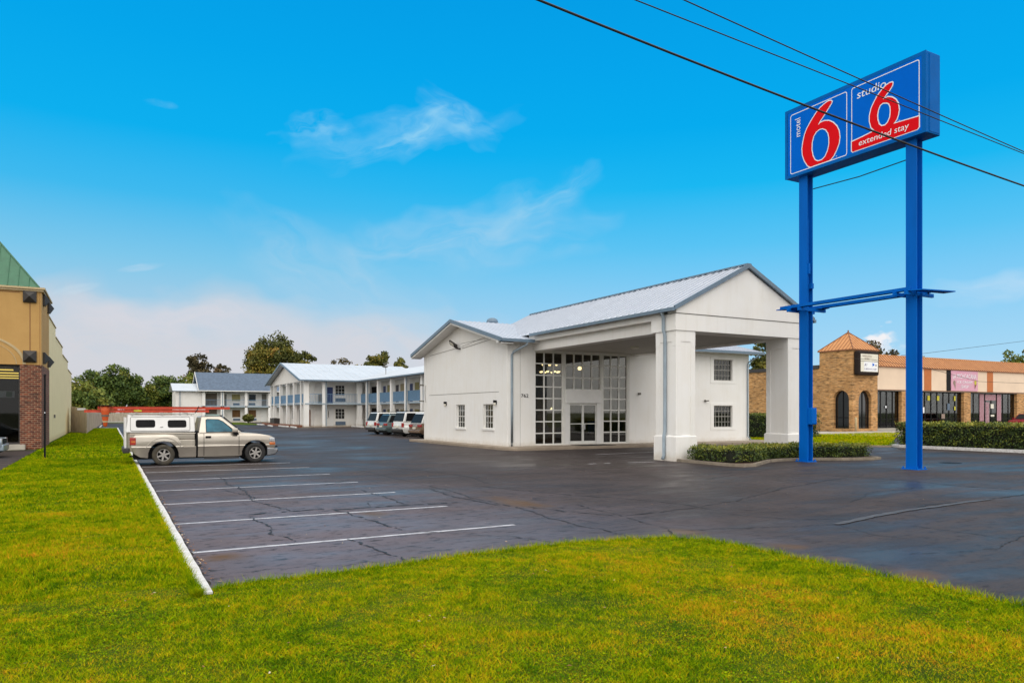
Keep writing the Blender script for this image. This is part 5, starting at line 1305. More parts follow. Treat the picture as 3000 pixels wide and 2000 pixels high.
# ================================================================== LEFT SHOP
def left_shop():
    B = thing('corner_shop', (-3.0, 44.2, 0), 'tan stucco shop with green metal roof, red brick pier and stepped cream side wall', 'building')
    X, Y, YB = -3.03, 44.2, 49.6; ZT = 8.02
    m = MB(); m.box(-22,X,Y,YB,4.28,ZT); m.build('wall', M['tan'], B)
    m = MB(); m.box(-3.94,X+.015,Y-.015,Y+.95,0,4.28); m.box(X-.3,X+.015,Y+.95,YB,0.,4.28) ; m.build('brick_pier', M['redbrick'], B)
    m = MB(); 
    for i in range(2): m.box(-22,X+.10+.07*i,Y-.10-.07*i,YB+.05,ZT+.10*i-.02,ZT+.10*(i+1)-.021)
    m.build('cornice', M['tantrim'], B)
    # relief: vertical joint, arch moulding
    m = MB(); m.box(-3.53,-3.50,Y-.012,Y+.01,4.9,7.5); m.box(-3.1,-3.085,Y-.008,Y+.01,4.3,8.0); m.box(-22,-3.95,Y-.012,Y+.01,7.9,7.93); m.box(-22,-3.97,Y-.01,Y,7.92,7.93); m.build('wall_joint', M['brown'], B)
    def arch(m, cx, r0, r1, z0, w, n=20, a0=0, a1=180):
        for k in range(n):
            a, b = R(a0+(a1-a0)*k/n), R(a0+(a1-a0)*(k+1)/n)
            q = [(cx+r0*math.cos(a),z0+r0*math.sin(a)*.62),(cx+r1*math.cos(a),z0+r1*math.sin(a)*.62),(cx+r1*math.cos(b),z0+r1*math.sin(b)*.62),(cx+r0*math.cos(b),z0+r0*math.sin(b)*.62)]
            m.prism([(x,Y-w,z) for x,z in q], (0,w+.01,0))
    m = MB(); arch(m, -6.1, 2.28, 2.42, 4.30, .03, a0=0, a1=180); arch(m, -6.1, 2.0, 2.03, 4.3, .02); m.build('arch_moulding', M['tantrim'], B)
    # pyramid medallions
    def med(axis, u, z, s=.29):
        m = MB()
        if axis == 'S':
            m.box(u-s,u+s,Y-.10,Y,z-s,z+s); m.v += [(u-s,Y-.10,z-s),(u+s,Y-.10,z-s),(u+s,Y-.10,z+s),(u-s,Y-.10,z+s),(u,Y-.34,z)]; n = len(m.v)-5
        else:
            m.box(X,X+.10,u-s,u+s,z-s,z+s); m.v += [(X+.10,u-s,z-s),(X+.10,u+s,z-s),(X+.10,u+s,z+s),(X+.10,u-s,z+s),(X+.32,u,z)]; n = len(m.v)-5
        for a, b in ((0,1),(1,2),(2,3),(3,0)): m.f.append((n+a,n+b,n+4)); m.m.append(0)
        m.build('medallion', M['blackmetal'], B)
    for z in (7.72, 4.70): med('S', -3.52, z); med('W', 45.3, z); med('W', 48.6, z)
    med('S', -8.7, 7.72); med('S', -8.7, 4.7)
    # cream side wall with stepped top
    xs = -3.23; pts = [(49.6,0),(83,0),(83,5.55),(75.9,5.63),(75.9,6.30),(67.4,6.36),(67.4,6.93),(59.1,7.0),(59.1,7.62),(49.6,7.7)]
    m = MB(); m.prism([(xs,y,z) for y, z in pts], (-.25,0,0)); m.box(-22,xs-.25,82.7,83,0,5.4); m.build('side_wall', M['cream'], B)
    m = MB()
    for a, b, z0, z1 in ((49.6,59.15,7.7,7.62),(59.05,67.45,7.0,6.93),(67.35,75.95,6.36,6.30),(75.85,83.05,5.63,5.55)):
        m.hexa([(xs-.3,a,z0),(xs+.05,a,z0),(xs+.05,b,z1),(xs-.3,b,z1),(xs-.3,a,z0+.07),(xs+.05,a,z0+.07),(xs+.05,b,z1+.07),(xs-.3,b,z1+.07)])
    m.build('coping', M['tantrim'], B); m = MB(); m.box(xs,xs+.09,57.2,57.5,1.5,1.72); m.build('outlet_box', M['greydoor'], B)
    # hipped green roof
    h = 2.9; xr = -3.12; m = MB(); y0, y1 = Y-.0, YB+.02; ym = (y0+y1)/2; hz = 1.33*(ym-y0); z0 = ZT+.19
    m.face([(xr,y0,z0),(xr-(ym-y0),ym,z0+hz),(-22,ym,z0+hz),(-22,y0,z0)]); m.face([(xr,y1,z0),(-22,y1,z0),(-22,ym,z0+hz),(xr-(ym-y0),ym,z0+hz)]); m.face([(xr,y0,z0),(xr,y1,z0),(xr-(ym-y0),ym,z0+hz)])
    k = .45
    while k < 12:
        q = min(k, ym-y0); m.tube([(xr-k,y0,z0+.02),(xr-k,y0+q,z0+1.33*q+.02)], .022, 4); k += .45
    m.tube([(xr,y0,z0+.02),(xr-(ym-y0),ym,z0+hz+.03)], .04, 5); m.tube([(xr,y1,z0+.02),(xr-(ym-y0),ym,z0+hz+.03)], .06, 5)
    m.build('roof', M['greenroof'], B, recalc=False)
    # shop window
    m = MB(); m.box(-9.0,-8.9,Y+.3,Y+.4,.25,4.28); m.box(-8.9,-4.02,Y+.3,Y+.4,4.16,4.28); m.box(-8.9,-4.02,Y+.3,Y+.4,.25,.36); m.box(-4.02,-3.94,Y+.3,Y+.4,.25,4.28); m.box(-6.4,-6.32,Y+.3,Y+.4,.36,4.16)
    f = m.build('shop_window', M['blackmetal'], B); m = MB(); m.box(-8.9,-4.0,Y+.34,Y+.352,.3,4.2); m.build('pane', M['glass_left'], f)
    m = MB(); m.box(-12,-3.7,Y-.4,Y+3.,0,.26) ; m.build('sill_wall', M['concrete_pale'], B)
    m = MB(); m.box(-14,-3.52,Y+18.,Y+18.1,.1,4.3); m.box(-14,-3.55,Y+.45,Y+18,4.24,4.3); m.box(-3.6,-3.5,Y+1.,Y+18,.1,4.24); m.box(-14,-3.6,Y+3,Y+18,.1,.26); m.build('shop_interior', M['interior_k'], B)
    for i in range(4):
        m = MB(); y = Y+2.2+3.7*i; m.box(-9.2,-4.45+.08*i,y,y+.3,4.08,4.14); m.build('tube_lamp', M['lampY'], B)
    m = MB(); m.box(-8.0,-4.2,Y+.36,Y+.37,2.62,2.95); m.build('window_banner', M['signwhite'], B); m = MB(); m.box(-4.55,-4.3,Y+.352,Y+.358,2.66,2.92); m.build('window_banner', M['greenroof'], B)
left_shop()
m = MB(); m.box(-2.305,-2.235,34.79,34.85,0,3.35); m.lathe((-2.27,34.82,3.33),[(.045,0),(.05,.04),(0,.10)],8)
tag(m.build('marker_post', M['black'], org=(-2.27,34.82,0)), 'thin dark metal post standing in the grass before the brick pier', 'post')
m = MB(); m.lathe((-2.27,34.785,1.86), [(0,-.012),(.02,-.01),(.025,0)], 10, 'y')
m.build('white_dot', M['signwhite'], bpy.data.objects['marker_post'])  # small white disc on the face of the post
# fences
def fence(label, a, b, z0, z1, group=None):
    t = thing('wooden_fence', (a[0],a[1],0), label, 'fence', group)
    a, b = Vector(a), Vector(b); L = (b-a).length; d = (b-a)/L; n = Vector((-d.y,d.x)); k = int(L/.155); m = MB(); r = random.Random(int(L*7))
    for i in range(k):
        p = a + d*(L*i/k); q = a + d*(L*(i+.88)/k); h = z0 + (z1-z0)*i/k + r.uniform(-.03,.03); o = n*(r.uniform(0,.03)); t2 = n*.02
        m.hexa([(p.x+o.x,p.y+o.y,.0),(q.x+o.x,q.y+o.y,0),(q.x+o.x+t2.x,q.y+o.y+t2.y,0),(p.x+o.x+t2.x,p.y+o.y+t2.y,0),(p.x+o.x,p.y+o.y,h),(q.x+o.x,q.y+o.y,h),(q.x+o.x+t2.x,q.y+o.y+t2.y,h),(p.x+o.x+t2.x,p.y+o.y+t2.y,h)])
    m.build('pickets', M['wood'], t)
    m = MB(); e = n*.03
    for z in (.4, min(z0,z1)-.35): strip_poly(m, [tuple(a+e*1.6), tuple(b+e*1.6)], .05, z, z+.09, 0, 1, 50)
    m.build('back_rail', M['wood'], t)
    return t
fence('tall weathered wooden fence panel angled off the end of the cream wall', (-3.12,78.2), (-1.72,73.2), 2.42, 2.15, 'weathered wooden fences')
fence('long weathered wooden fence running back from the tall angled panel', (-1.70,73.3), (-1.05,136), 1.9, 1.76, 'weathered wooden fences')
fence('distant wooden fence across the end of the driveway', (-1.2,163), (12,163), 1.78, 1.78, 'weathered wooden fences')

# ================================================================== BRICK STRIP MALL
def strip_mall():
    B = thing('shopping_strip', (62.1, 45.33, 0), 'tan brick shopping strip with square corner tower and copper coloured metal roof', 'building')
    X, Y = 62.1, 45.33; XT = 65.85; YT = 49.05; ZT = 7.92
    # tower walls with arched openings (outline polygons with the arch cut as a notch)
    def arch_wall(mp, u0, u1, z1, ops, th=.35):
        m = MB(mp); cuts = [u0]
        prev = u0
        for (a, b, zs) in ops:
            m.box(prev, a, -th, 0, 0, z1); r = (b-a)/2; c = (a+b)/2; n = 14
            for k in range(n):
                t0, t1 = math.pi - math.pi*k/n, math.pi - math.pi*(k+1)/n
                x0, x1 = c + r*math.cos(t0), c + r*math.cos(t1); h0, h1 = zs + r*math.sin(t0), zs + r*math.sin(t1)
                m.face([(x0,0,h0),(x1,0,h1),(x1,0,z1),(x0,0,z1)]); m.face([(x0,0,h0),(x0,-th,h0),(x1,-th,h1),(x1,0,h1)])
            m.box(a, b, -th, -.001, 0, .3); m.face([(a,0,z1),(b,0,z1),(b,-th,z1),(a,-th,z1)])
            prev = b
        m.box(prev, u1, -th, 0, 0, z1); return m
    m = arch_wall(WEST(X), Y, YT, ZT, [(45.72,47.42,3.15)]); m.build('wall', M['tanbrick'], B)
    m = arch_wall(SOUTH(Y), X+.351, XT, ZT, [(62.98,64.9,3.05)]); m.build('wall', M['tanbrick'], B)
    m = MB(); m.box(XT-.3,XT,Y+.36,YT-.31,4.1,ZT); m.box(X+.36,XT,YT-.3,YT,0,ZT); m.build('wall', M['tanbrick'], B)
    m = MB(); m.box(X+.002,X+.3,YT,62,0,6.25); m.box(X,80,62,62.2,0,6.2); m.build('side_wall', M['tanbrick'], B)
    m = MB(); m.box(X-.12,X+.34,YT+.01,62.2,6.22,6.58); m.build('coping', M['blackmetal'], B)
    m = MB(); m.box(X+.4,XT-.4,Y+.4,YT-.4,7.5,7.6); m.build('tower_deck', M['black'], B)
    for mp, a, b in ((WEST(X),45.72,47.42),(SOUTH(Y),62.98,64.9)):
        m = MB(mp); m.box(a-.02,b+.02,-.34,-.33,.3,4.05); f = m.build('arched_window', M['darkglass'], B)
        m = MB(mp); c = (a+b)/2; m.box(c-.04,c+.04,-.325,-.28,.3,4.0); m.box(a,b,-.322,-.29,1.33,1.39); m.box(a,a+.06,-.325,-.28,.3,3.3); m.box(b-.06,b,-.325,-.28,.3,3.3); m.build('frame', M['black'], f)
        m = MB(mp); n = 18; r = (b-a)/2
        for k in range(n):
            t0, t1 = math.pi*k/n, math.pi*(k+1)/n; zs = 3.15 if a < 50 else 3.05
            q = [(c+rr_*math.cos(t),0,zs+rr_*math.sin(t)) for rr_, t in ((r,t0),(r+.11,t0),(r+.11,t1),(r,t1))]
            m.prism(q, (0,.03,0))
        m.build('arch_trim', M['tanbrick'], B)
    # pyramid roof
    m = MB(); e = .12; xa, xb, ya, yb, z0 = X-e, XT+e, Y-e, YT+e, ZT+.0; cx, cy, zp = (xa+xb)/2, (ya+yb)/2, 9.75
    for p, q in (((xa,ya),(xb,ya)),((xb,ya),(xb,yb)),((xb,yb),(xa,yb)),((xa,yb),(xa,ya))):
        m.face([(p[0],p[1],z0),(q[0],q[1],z0),(cx,cy,zp)])
    m.face([(xa,ya,z0-.02),(xb,ya,z0-.02),(xb,yb,z0-.02),(xa,yb,z0-.02)])
    r = m.build('tower_roof', M['copper'], B)
    m = MB()
    for k in range(11):
        t = k/10
        for (p, q) in (((xa,ya),(xb,ya)),((xa,ya),(xa,yb))):
            ex, ey = p[0]+(q[0]-p[0])*t, p[1]+(q[1]-p[1])*t
            # rib runs straight up the slope until the hip
            s = min(t, 1-t)*2
            if p[1] == q[1]: top = (ex, ya+(cy-ya)*s, z0+(zp-z0)*s)
            else: top = (xa+(cx-xa)*s, ey, z0+(zp-z0)*s)
            if s > .02: m.tube([(ex,ey,z0+.015),(top[0],top[1],top[2]+.015)], .025, 4)
    for c_ in ((xa,ya),(xb,ya),(xa,yb)): m.tube([(c_[0],c_[1],z0+.02),(cx,cy,zp+.03)], .045, 5)
    m.tube([(cx,cy,zp),(cx,cy,zp+.22)], .07, 6); m.box(xa,xb,ya-.02,ya,z0-.1,z0+.01); m.box(xa-.02,xa,ya,yb,z0-.1,z0+.01)
    m.build('roof_rib', M['copper_rib'], r)
    # strip: fascia, mansard, shops
    XE = 118
    m = MB(); m.box(XT,XE,Y,Y+.4,4.12,6.44); m.build('fascia', M['fascia'], B)
    m = MB(); slab(m,(XT-.02,Y-.14,6.42),(XE,Y-.14,6.42),(XE,Y+1.0,7.58),(XT-.02,Y+1.0,7.58)); m.mi = 1; ribs(m,(XT,Y-.14,6.42),(XE,Y-.14,6.42),(XE,Y+1.0,7.58),(XT,Y+1.0,7.58),.42,.11,.06); m.mi = 0
    m.box(XT,XE,Y+.95,Y+1.3,7.5,7.66); m.build('roof', [M['copper'],M['copper_rib']], B)
    m = MB(); m.box(XT,XE,Y-.16,Y-.141,6.33,6.43); m.box(XT,XE,Y-.01,Y+.01,4.06,4.12); m.build('roof_trim', M['copper_rib'], B)
    for a, b in ((73.4,74.62),(84.93,86.08),(96.5,97.7),(108,109.2)):
        m = MB(); m.box(a,b,Y-.03,Y,4.13,6.32); m.build('orange_band', M['orange'], B)
    m = MB(); m.box(XT,XE,Y+1.4,Y+12,0,6.4); m.build('shop_block', M['interior_k'], B)
    m = MB(); m.box(XT,XE,Y,Y+1.5,4.0,4.06); m.build('soffit', M['greydoor'], B)
    for a, b in ((69.7,70.9),(80.57,81.8),(91.1,92.6),(102,103.2)):
        m = MB(); m.box(a,b,Y+.02,Y+.9,0,4.0); m.build('brick_column', M['tanbrick'], B)
    for s0, s1, cs in ((65.9,69.7,4),(70.9,80.57,9),(81.8,91.1,8),(92.6,102,8)):
        m = MB(); yy = Y+.35; m.box(s0,s1,yy,yy+.1,3.9,4.0); m.box(s0,s1,yy,yy+.1,.30,.42); m.box(s0,s1,yy,yy+.1,1.15,1.22)
        for i in range(cs+1): u = s0+(s1-s0)*i/cs; m.box(max(s0,u-.05),min(s1,u+.05),yy,yy+.1,.42,3.9)
        f = m.build('shop_window', M['black'], B); m = MB(); m.box(s0,s1,yy+.04,yy+.05,.35,3.95); m.build('pane', M['glass_shop'], f)
        m = MB(); m.box(s0,s1,Y+.3,Y+1.,.0,.30); m.build('sill_wall', M['concrete_pale'], B)
    # posters and banners stuck in the glass
    def poster(a, b, c, d, mat, name='poster'):
        m = MB(SOUTH(Y+.34)); m.box(a,b,0,.006,c,d); m.build(name, M[mat], B)
    for a, b, c, d, k in ((73.25,73.6,1.6,2.4,'yellow'),(73.75,74.0,1.8,2.4,'signwhite'),(74.55,74.95,3.1,3.6,'yellow'),(76.2,76.6,3.1,3.6,'yellow'),(77.0,77.6,1.2,1.7,'signgrey'),(79.25,79.55,3.1,3.6,'yellow'),(79.3,79.55,2.1,2.5,'yellow'),(78.05,78.5,2.1,2.8,'acgrille'),(67.55,67.75,2.3,2.5,'signwhite')):
        poster(a,b,c,d, k if k in M else 'lampglass')
    for a, b, c, d in ((84.1,84.95,.9,3.9),(87.55,88.4,.9,3.9),(85.2,87.3,3.2,3.85)): poster(a,b,c,d,'banner_red','banner')
    poster(85.25,86.0,.3,3.0,'banner_pale','banner'); poster(86.3,86.9,2.3,2.8,'lampglass'); poster(86.3,87.0,1.4,1.6,'lampglass')
    m = MB(); m.box(85.45,85.8,Y+.32,Y+.333,.4,2.8); m.build('banner', M['banner_red'], B)
strip_mall()
def tower_sign():
    Y = 45.33
    t = thing('box_sign', (63.7, Y, 5.5), 'rounded dark box sign with a white lettered face high on the brick tower', 'sign')
    m = MB(); m.box(62.2,65.35,Y-.55,Y-.02,5.42,7.72); m.build('case', M['bronze_sign'], t, bevel=.16, seg=4)
    mp = SOUTH(Y-.56)
    m = MB(mp); m.box(62.52,65.12,-.005,.006,5.75,6.72); m.box(62.52,65.12,-.005,.006,6.76,7.45); f = m.build('sign_face', M['lampglass'], t, bevel=.0)
    m = MB(mp); m.box(63.0,65.0,.007,.008,5.8,6.7); m.build('sign_face', M['signwhite'], t)
    m = MB(mp); m.box(62.4,62.44,-.3,-.01,5.8,7.3)
    text_mesh('lettering', 'WIRELESS &', mp, 62.75, 64.1, 7.15, 7.33, M['signgrey'], t, w=.012)
    text_mesh('lettering', 'MOBILE', mp, 63.1, 63.8, 6.90, 7.06, M['signgrey'], t, w=.012)
    text_mesh('lettering', 'A', mp, 63.05, 63.35, 6.28, 6.55, M['signpurple'], t, w=.013)
    text_mesh('lettering', "c", mp, 63.36, 63.50, 6.40, 6.52, M['signpurple'], t, w=.013)
    m = MB(mp); n = 14; m.face([(64.25,.012,6.28)] + [(64.25+.0+.30*math.sin(math.pi*k/n),.012,6.60-.32*k/n+ .0) for k in range(n+1)]); m.build('logo_shape', M['signblue'], t, recalc=False)
    m = MB(mp); m.lathe((64.78,.012,6.40), [(0,0),(.09,0)], 12, 'y') if False else m.box(64.70,64.88,.009,.013,6.32,6.46); m.build('logo_shape', M['signgrey'], t)
    text_mesh('lettering', '1-800-414-1181', mp, 63.05, 64.85, 5.93, 6.10, M['signpurple'], t, w=.013)
tower_sign()
def pink_sign():
    Y = 45.33
    t = thing('shop_sign', (78, Y, 4.2), 'pink ice cream shop banner beside a black strip on the beige fascia', 'sign')
    m = MB(); m.box(77.3,78.0,Y-.06,Y-.001,4.14,6.31); m.build('black_strip', M['black'], t)
    m = MB(); m.box(78.03,83.0,Y-.08,Y-.001,4.16,6.31); m.build('banner', M['pink'], t)
    mp = SOUTH(Y-.085)
    text_mesh('lettering', 'LA MICHOACANA', mp, 78.3, 82.7, 5.48, 5.98, M['signwhite'], t, w=.01)
    text_mesh('lettering', 'ICE CREAM', mp, 79.1, 81.9, 4.98, 5.24, M['signwhite'], t, w=.01)
    text_mesh('lettering', 'SHOP', mp, 79.9, 81.2, 4.45, 4.78, M['signwhite'], t, w=.01)
    m = MB(mp); m.face([(82.35,.011,4.9),(82.75,.011,4.95),(82.38,.011,4.35)]); m.build('ice_cream_cone', M['brown'], t, recalc=False)
    m = MB(mp); m.face([(82.5+.22*math.cos(k*.52),.014,5.1+.26*math.sin(k*.52)) for k in range(12)]); m.build('ice_cream_scoop', M['yellow'], t, recalc=False)
    m = MB(mp); m.face([(78.55,.011,4.8),(78.85,.011,4.8),(78.75,.011,4.3)]); m.face([(78.6+.22*math.cos(k*.52),.014,5.0+.26*math.sin(k*.52)) for k in range(12)]); m.build('ice_cream_cone', M['signgrey'], t, recalc=False)
pink_sign()
m = MB(); m.lathe((62.0,44.9,0.05), [(0.,0),(.10,0),(.10,1.25),(.07,1.33),(0,1.36)], 14)
tag(m.build('bollard', M['tantrim'], org=(62.0,44.9,.05), smooth=True), 'cream pipe bollard in front of the left arched window of the brick tower', 'bollard')
t = thing('far_house', (9.9, 230, 0), 'brown shingle roofed house glimpsed between dark trees beyond the fence', 'house')
m = MB(); m.box(9.9,16,230,238,0,3.05); m.build('wall', M['tantrim'], t)
m = MB(); m.hexa([(9.4,229.4,3.05),(16.2,229.4,3.05),(16.2,239,3.05),(9.4,239,3.05),(11.1,233,6.2),(14.2,233,6.2),(14.2,235,6.2),(11.1,235,6.2)]); m.build('roof', M['brownroof'], t)
m = MB(); m.box(12.0,12.6,230.1,230.5,3.9,4.15); m.build('roof_vent', M['trim_white'], t)

# ================================================================== HEDGES
isl = thing('planting_island', (19.0, 19.6, 0), 'kerbed planting island in front of the portico piers', 'kerbed bed')
m = MB(); ip = [(19.02,21.35),(18.95,19.9),(18.92,18.6),(19.1,18.15),(19.6,18.15),(20.6,18.75),(21.8,19.45),(22.6,19.6),(23.9,19.55),(25.1,18.85),(26.4,18.4),(27.0,18.5),(27.3,19.2),(27.3,23.2)]
strip_poly(m, ip, .13, -.02, .10, .006, 6, .35); m.build('kerb', M['kerb_old'], isl)
m = MB(); m.face([(x,y,.06) for x,y in ip]+[(20.1,23.2,.06),(20.1,21.35,.06)]); m.build('soil', M['mulch'], isl, recalc=False)
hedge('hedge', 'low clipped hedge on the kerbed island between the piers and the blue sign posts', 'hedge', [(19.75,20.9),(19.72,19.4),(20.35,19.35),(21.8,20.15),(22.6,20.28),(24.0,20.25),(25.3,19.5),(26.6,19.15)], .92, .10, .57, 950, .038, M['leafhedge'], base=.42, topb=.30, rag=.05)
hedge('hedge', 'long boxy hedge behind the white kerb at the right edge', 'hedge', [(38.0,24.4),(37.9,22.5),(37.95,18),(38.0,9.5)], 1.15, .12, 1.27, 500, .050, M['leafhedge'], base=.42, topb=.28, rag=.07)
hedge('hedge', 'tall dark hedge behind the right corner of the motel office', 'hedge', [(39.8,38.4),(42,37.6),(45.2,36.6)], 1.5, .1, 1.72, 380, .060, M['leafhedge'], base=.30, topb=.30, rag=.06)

# ================================================================== TREES
tree(32.4, 170, 19.3, 6.9, 'tallest broad olive green tree rising behind the two motel wings', M['leafolive'], .28, 150, 17000, .30, .46, squash=.95, cr=.19)
tree(39.0, 171, 16.8, 3.0, 'narrow olive green side tree just right of the tallest tree', M['leafolive'], .45, 30, 2600, .34, .42, cr=.30)
tree(17.6, 180, 15., 3.3, 'loose brownish tree rising above the left end of the blue roof', M['leafbrown'], .45, 40, 3200, .30, .42, cr=.24)
tree(22.3, 181, 13.6, 2.6, 'thin brown-leaved tree right of the loose brownish tree', M['leafbrown'], .45, 30, 2000, .30, .5, cr=.26)
tree(27.0, 166, 11.9, 1.9, 'small yellow-green tree left of the tallest tree', M['leafolive'], .45, 22, 1700, .30, .5, cr=.32)
tree(42.2, 150, 13.7, 2.5, 'sparse pale bare-topped tree above the white motel roof', M['leafbrown'], .5, 26, 900, .28, .65, cr=.26)
tree(46.2, 151, 13.4, 1.7, 'small yellowish tree between the sparse tree and the rounded tree', M['leafolive'], .5, 20, 1200, .28, .7, cr=.32)
tree(50.0, 150, 15., 3.2, 'rounded olive tree above the ridge of the white motel roof', M['leafolive'], .5, 36, 3200, .30, .46, cr=.26)
tree(55.2, 150, 13.9, 2.4, 'low olive tree above the roof just left of the motel office gable', M['leafolive'], .5, 26, 2000, .30, .42, cr=.28)
for (x, y, h, r, lab, mat, b) in [
    (-5.9,150,7.6,3.2,'yellow-green bushy tree right beside the end of the cream wall',M['leafolive'],.45),
    (-3.0,140,6.6,2.7,'bushy green tree behind the long wooden fence',M['leafdark'],.62),
    (-2.2,176,11.6,3.0,'dark tree with the left of the two high rounded tops in the far tree line',M['leafdark'],.40),
    (.9,178,12.3,3.4,'tallest dark tree of the far tree line on the left',M['leafdark'],.33),
    (3.9,176,11.2,2.6,'dark tree with the right high rounded top above the ladder end',M['leafdark'],.36),
    (6.9,180,9.2,2.8,'lower dark tree between the right high top and the brown roof',M['leafdark'],.42),
    (10.0,182,10.4,3.0,'dark green tree directly above the brown roofed house',M['leafdark'],.40),
    (13.4,180,10.2,2.7,'dark green tree right of the brown roofed house',M['leafdark'],.44),
    (16.3,176,10.9,2.4,'dark green tree just left of the annex gable',M['leafdark'],.46),
    (-7.5,178,8.4,3.0,'dark tree half hidden by the end of the cream wall',M['leafdark'],.40),
    (24.6,176,11.2,2.3,'low green tree top over the middle of the blue roof',M['leafdark'],.45)]:
    tree(x, y, h*.97, r*1.22, lab, mat, .03, 46, 6500, .30, b+.12, squash=1., cr=.36, group='trees in the far tree line')
tree(76, 69, 11.5, 3.0, 'green tree seen through the portico beyond the brick side wall', M['leafolive'], .35, 34, 3000, .26, .40, cr=.28)
tree(66, 66, 8.3, 2.2, 'small reddish tree low behind the brick side wall', M['leafbrown'], .35, 24, 1200, .20, .55, cr=.3)
tree(118, 82, 14.0, 4.4, 'reddish brown tree rising behind the orange shop roof by the tower', M['leafbrown'], .4, 50, 3800, .30, .42, cr=.24)
tree(129.5, 80, 12.9, 2.0, 'small green tree top just right of the right blue post', M['leafolive'], .5, 20, 1000, .28, .5, cr=.3)
tree(142, 70, 13.5, 3.6, 'green tree top cut by the right edge of the picture', M['leafdark'], .4, 34, 2400, .28, .7, cr=.28)

# ================================================================== VEHICLES
def arch_pts(cx, cz, r, zb, n=10):
    a0 = math.asin(max(-1, (zb-cz)/r))
    return [(cx + r*math.cos(math.pi - a0 - (math.pi-2*a0)*k/n), cz + r*math.sin(math.pi - a0 - (math.pi-2*a0)*k/n)) for k in range(n+1)]   # left to right
def make_wheel(root, x, y, r, w, s, spokes=5, tyre='rubber', rr=.62):
    m = MB(); hw = w/2; pr = [(r*rr*.98,-hw*.75),(r*rr,-hw),(r*.9,-hw),(r*.98,-hw*.82),(r,-hw*.5),(r,hw*.5),(r*.98,hw*.82),(r*.9,hw),(r*rr,hw),(r*rr*.98,hw*.75)]
    m.lathe((x,y,r), pr, 30, 'y'); t = m.build('wheel', M[tyre], root, smooth=True)
    m = MB(); yo = y + s*hw*.62; R_ = r*rr
    m.lathe((x,y,r), [(R_*1.0,s*hw*.96),(R_*.93,s*hw*.96),(R_*.88,s*hw*.55),(R_*.88,-s*hw*.5)], 30, 'y')
    m.lathe((x,y,r), [(0,s*hw*.85),(R_*.20,s*hw*.85),(R_*.25,s*hw*.6)], 14, 'y')
    for k in range(spokes):
        a = 2*math.pi*k/spokes + .3; ca, sa = math.cos(a), math.sin(a); px, pz = -sa, ca
        q = []
        for yy in (s*hw*.45, s*hw*.80):
            for (rad, wd) in ((R_*.18, R_*.16), (R_*.92, R_*.11)):
                for sg in (-1, 1): q.append((x+ca*rad+px*wd*sg, y+yy, r+sa*rad+pz*wd*sg))
        m.hexa([q[0],q[1],q[3],q[2],q[4],q[5],q[7],q[6]])
    m.build('rim', M['alloy'], t)
    m = MB(); m.lathe((x,y,r), [(0,s*hw*.2),(R_*.87,s*hw*.2)], 20, 'y'); m.build('brake_disc', M['black'], t)
    return t
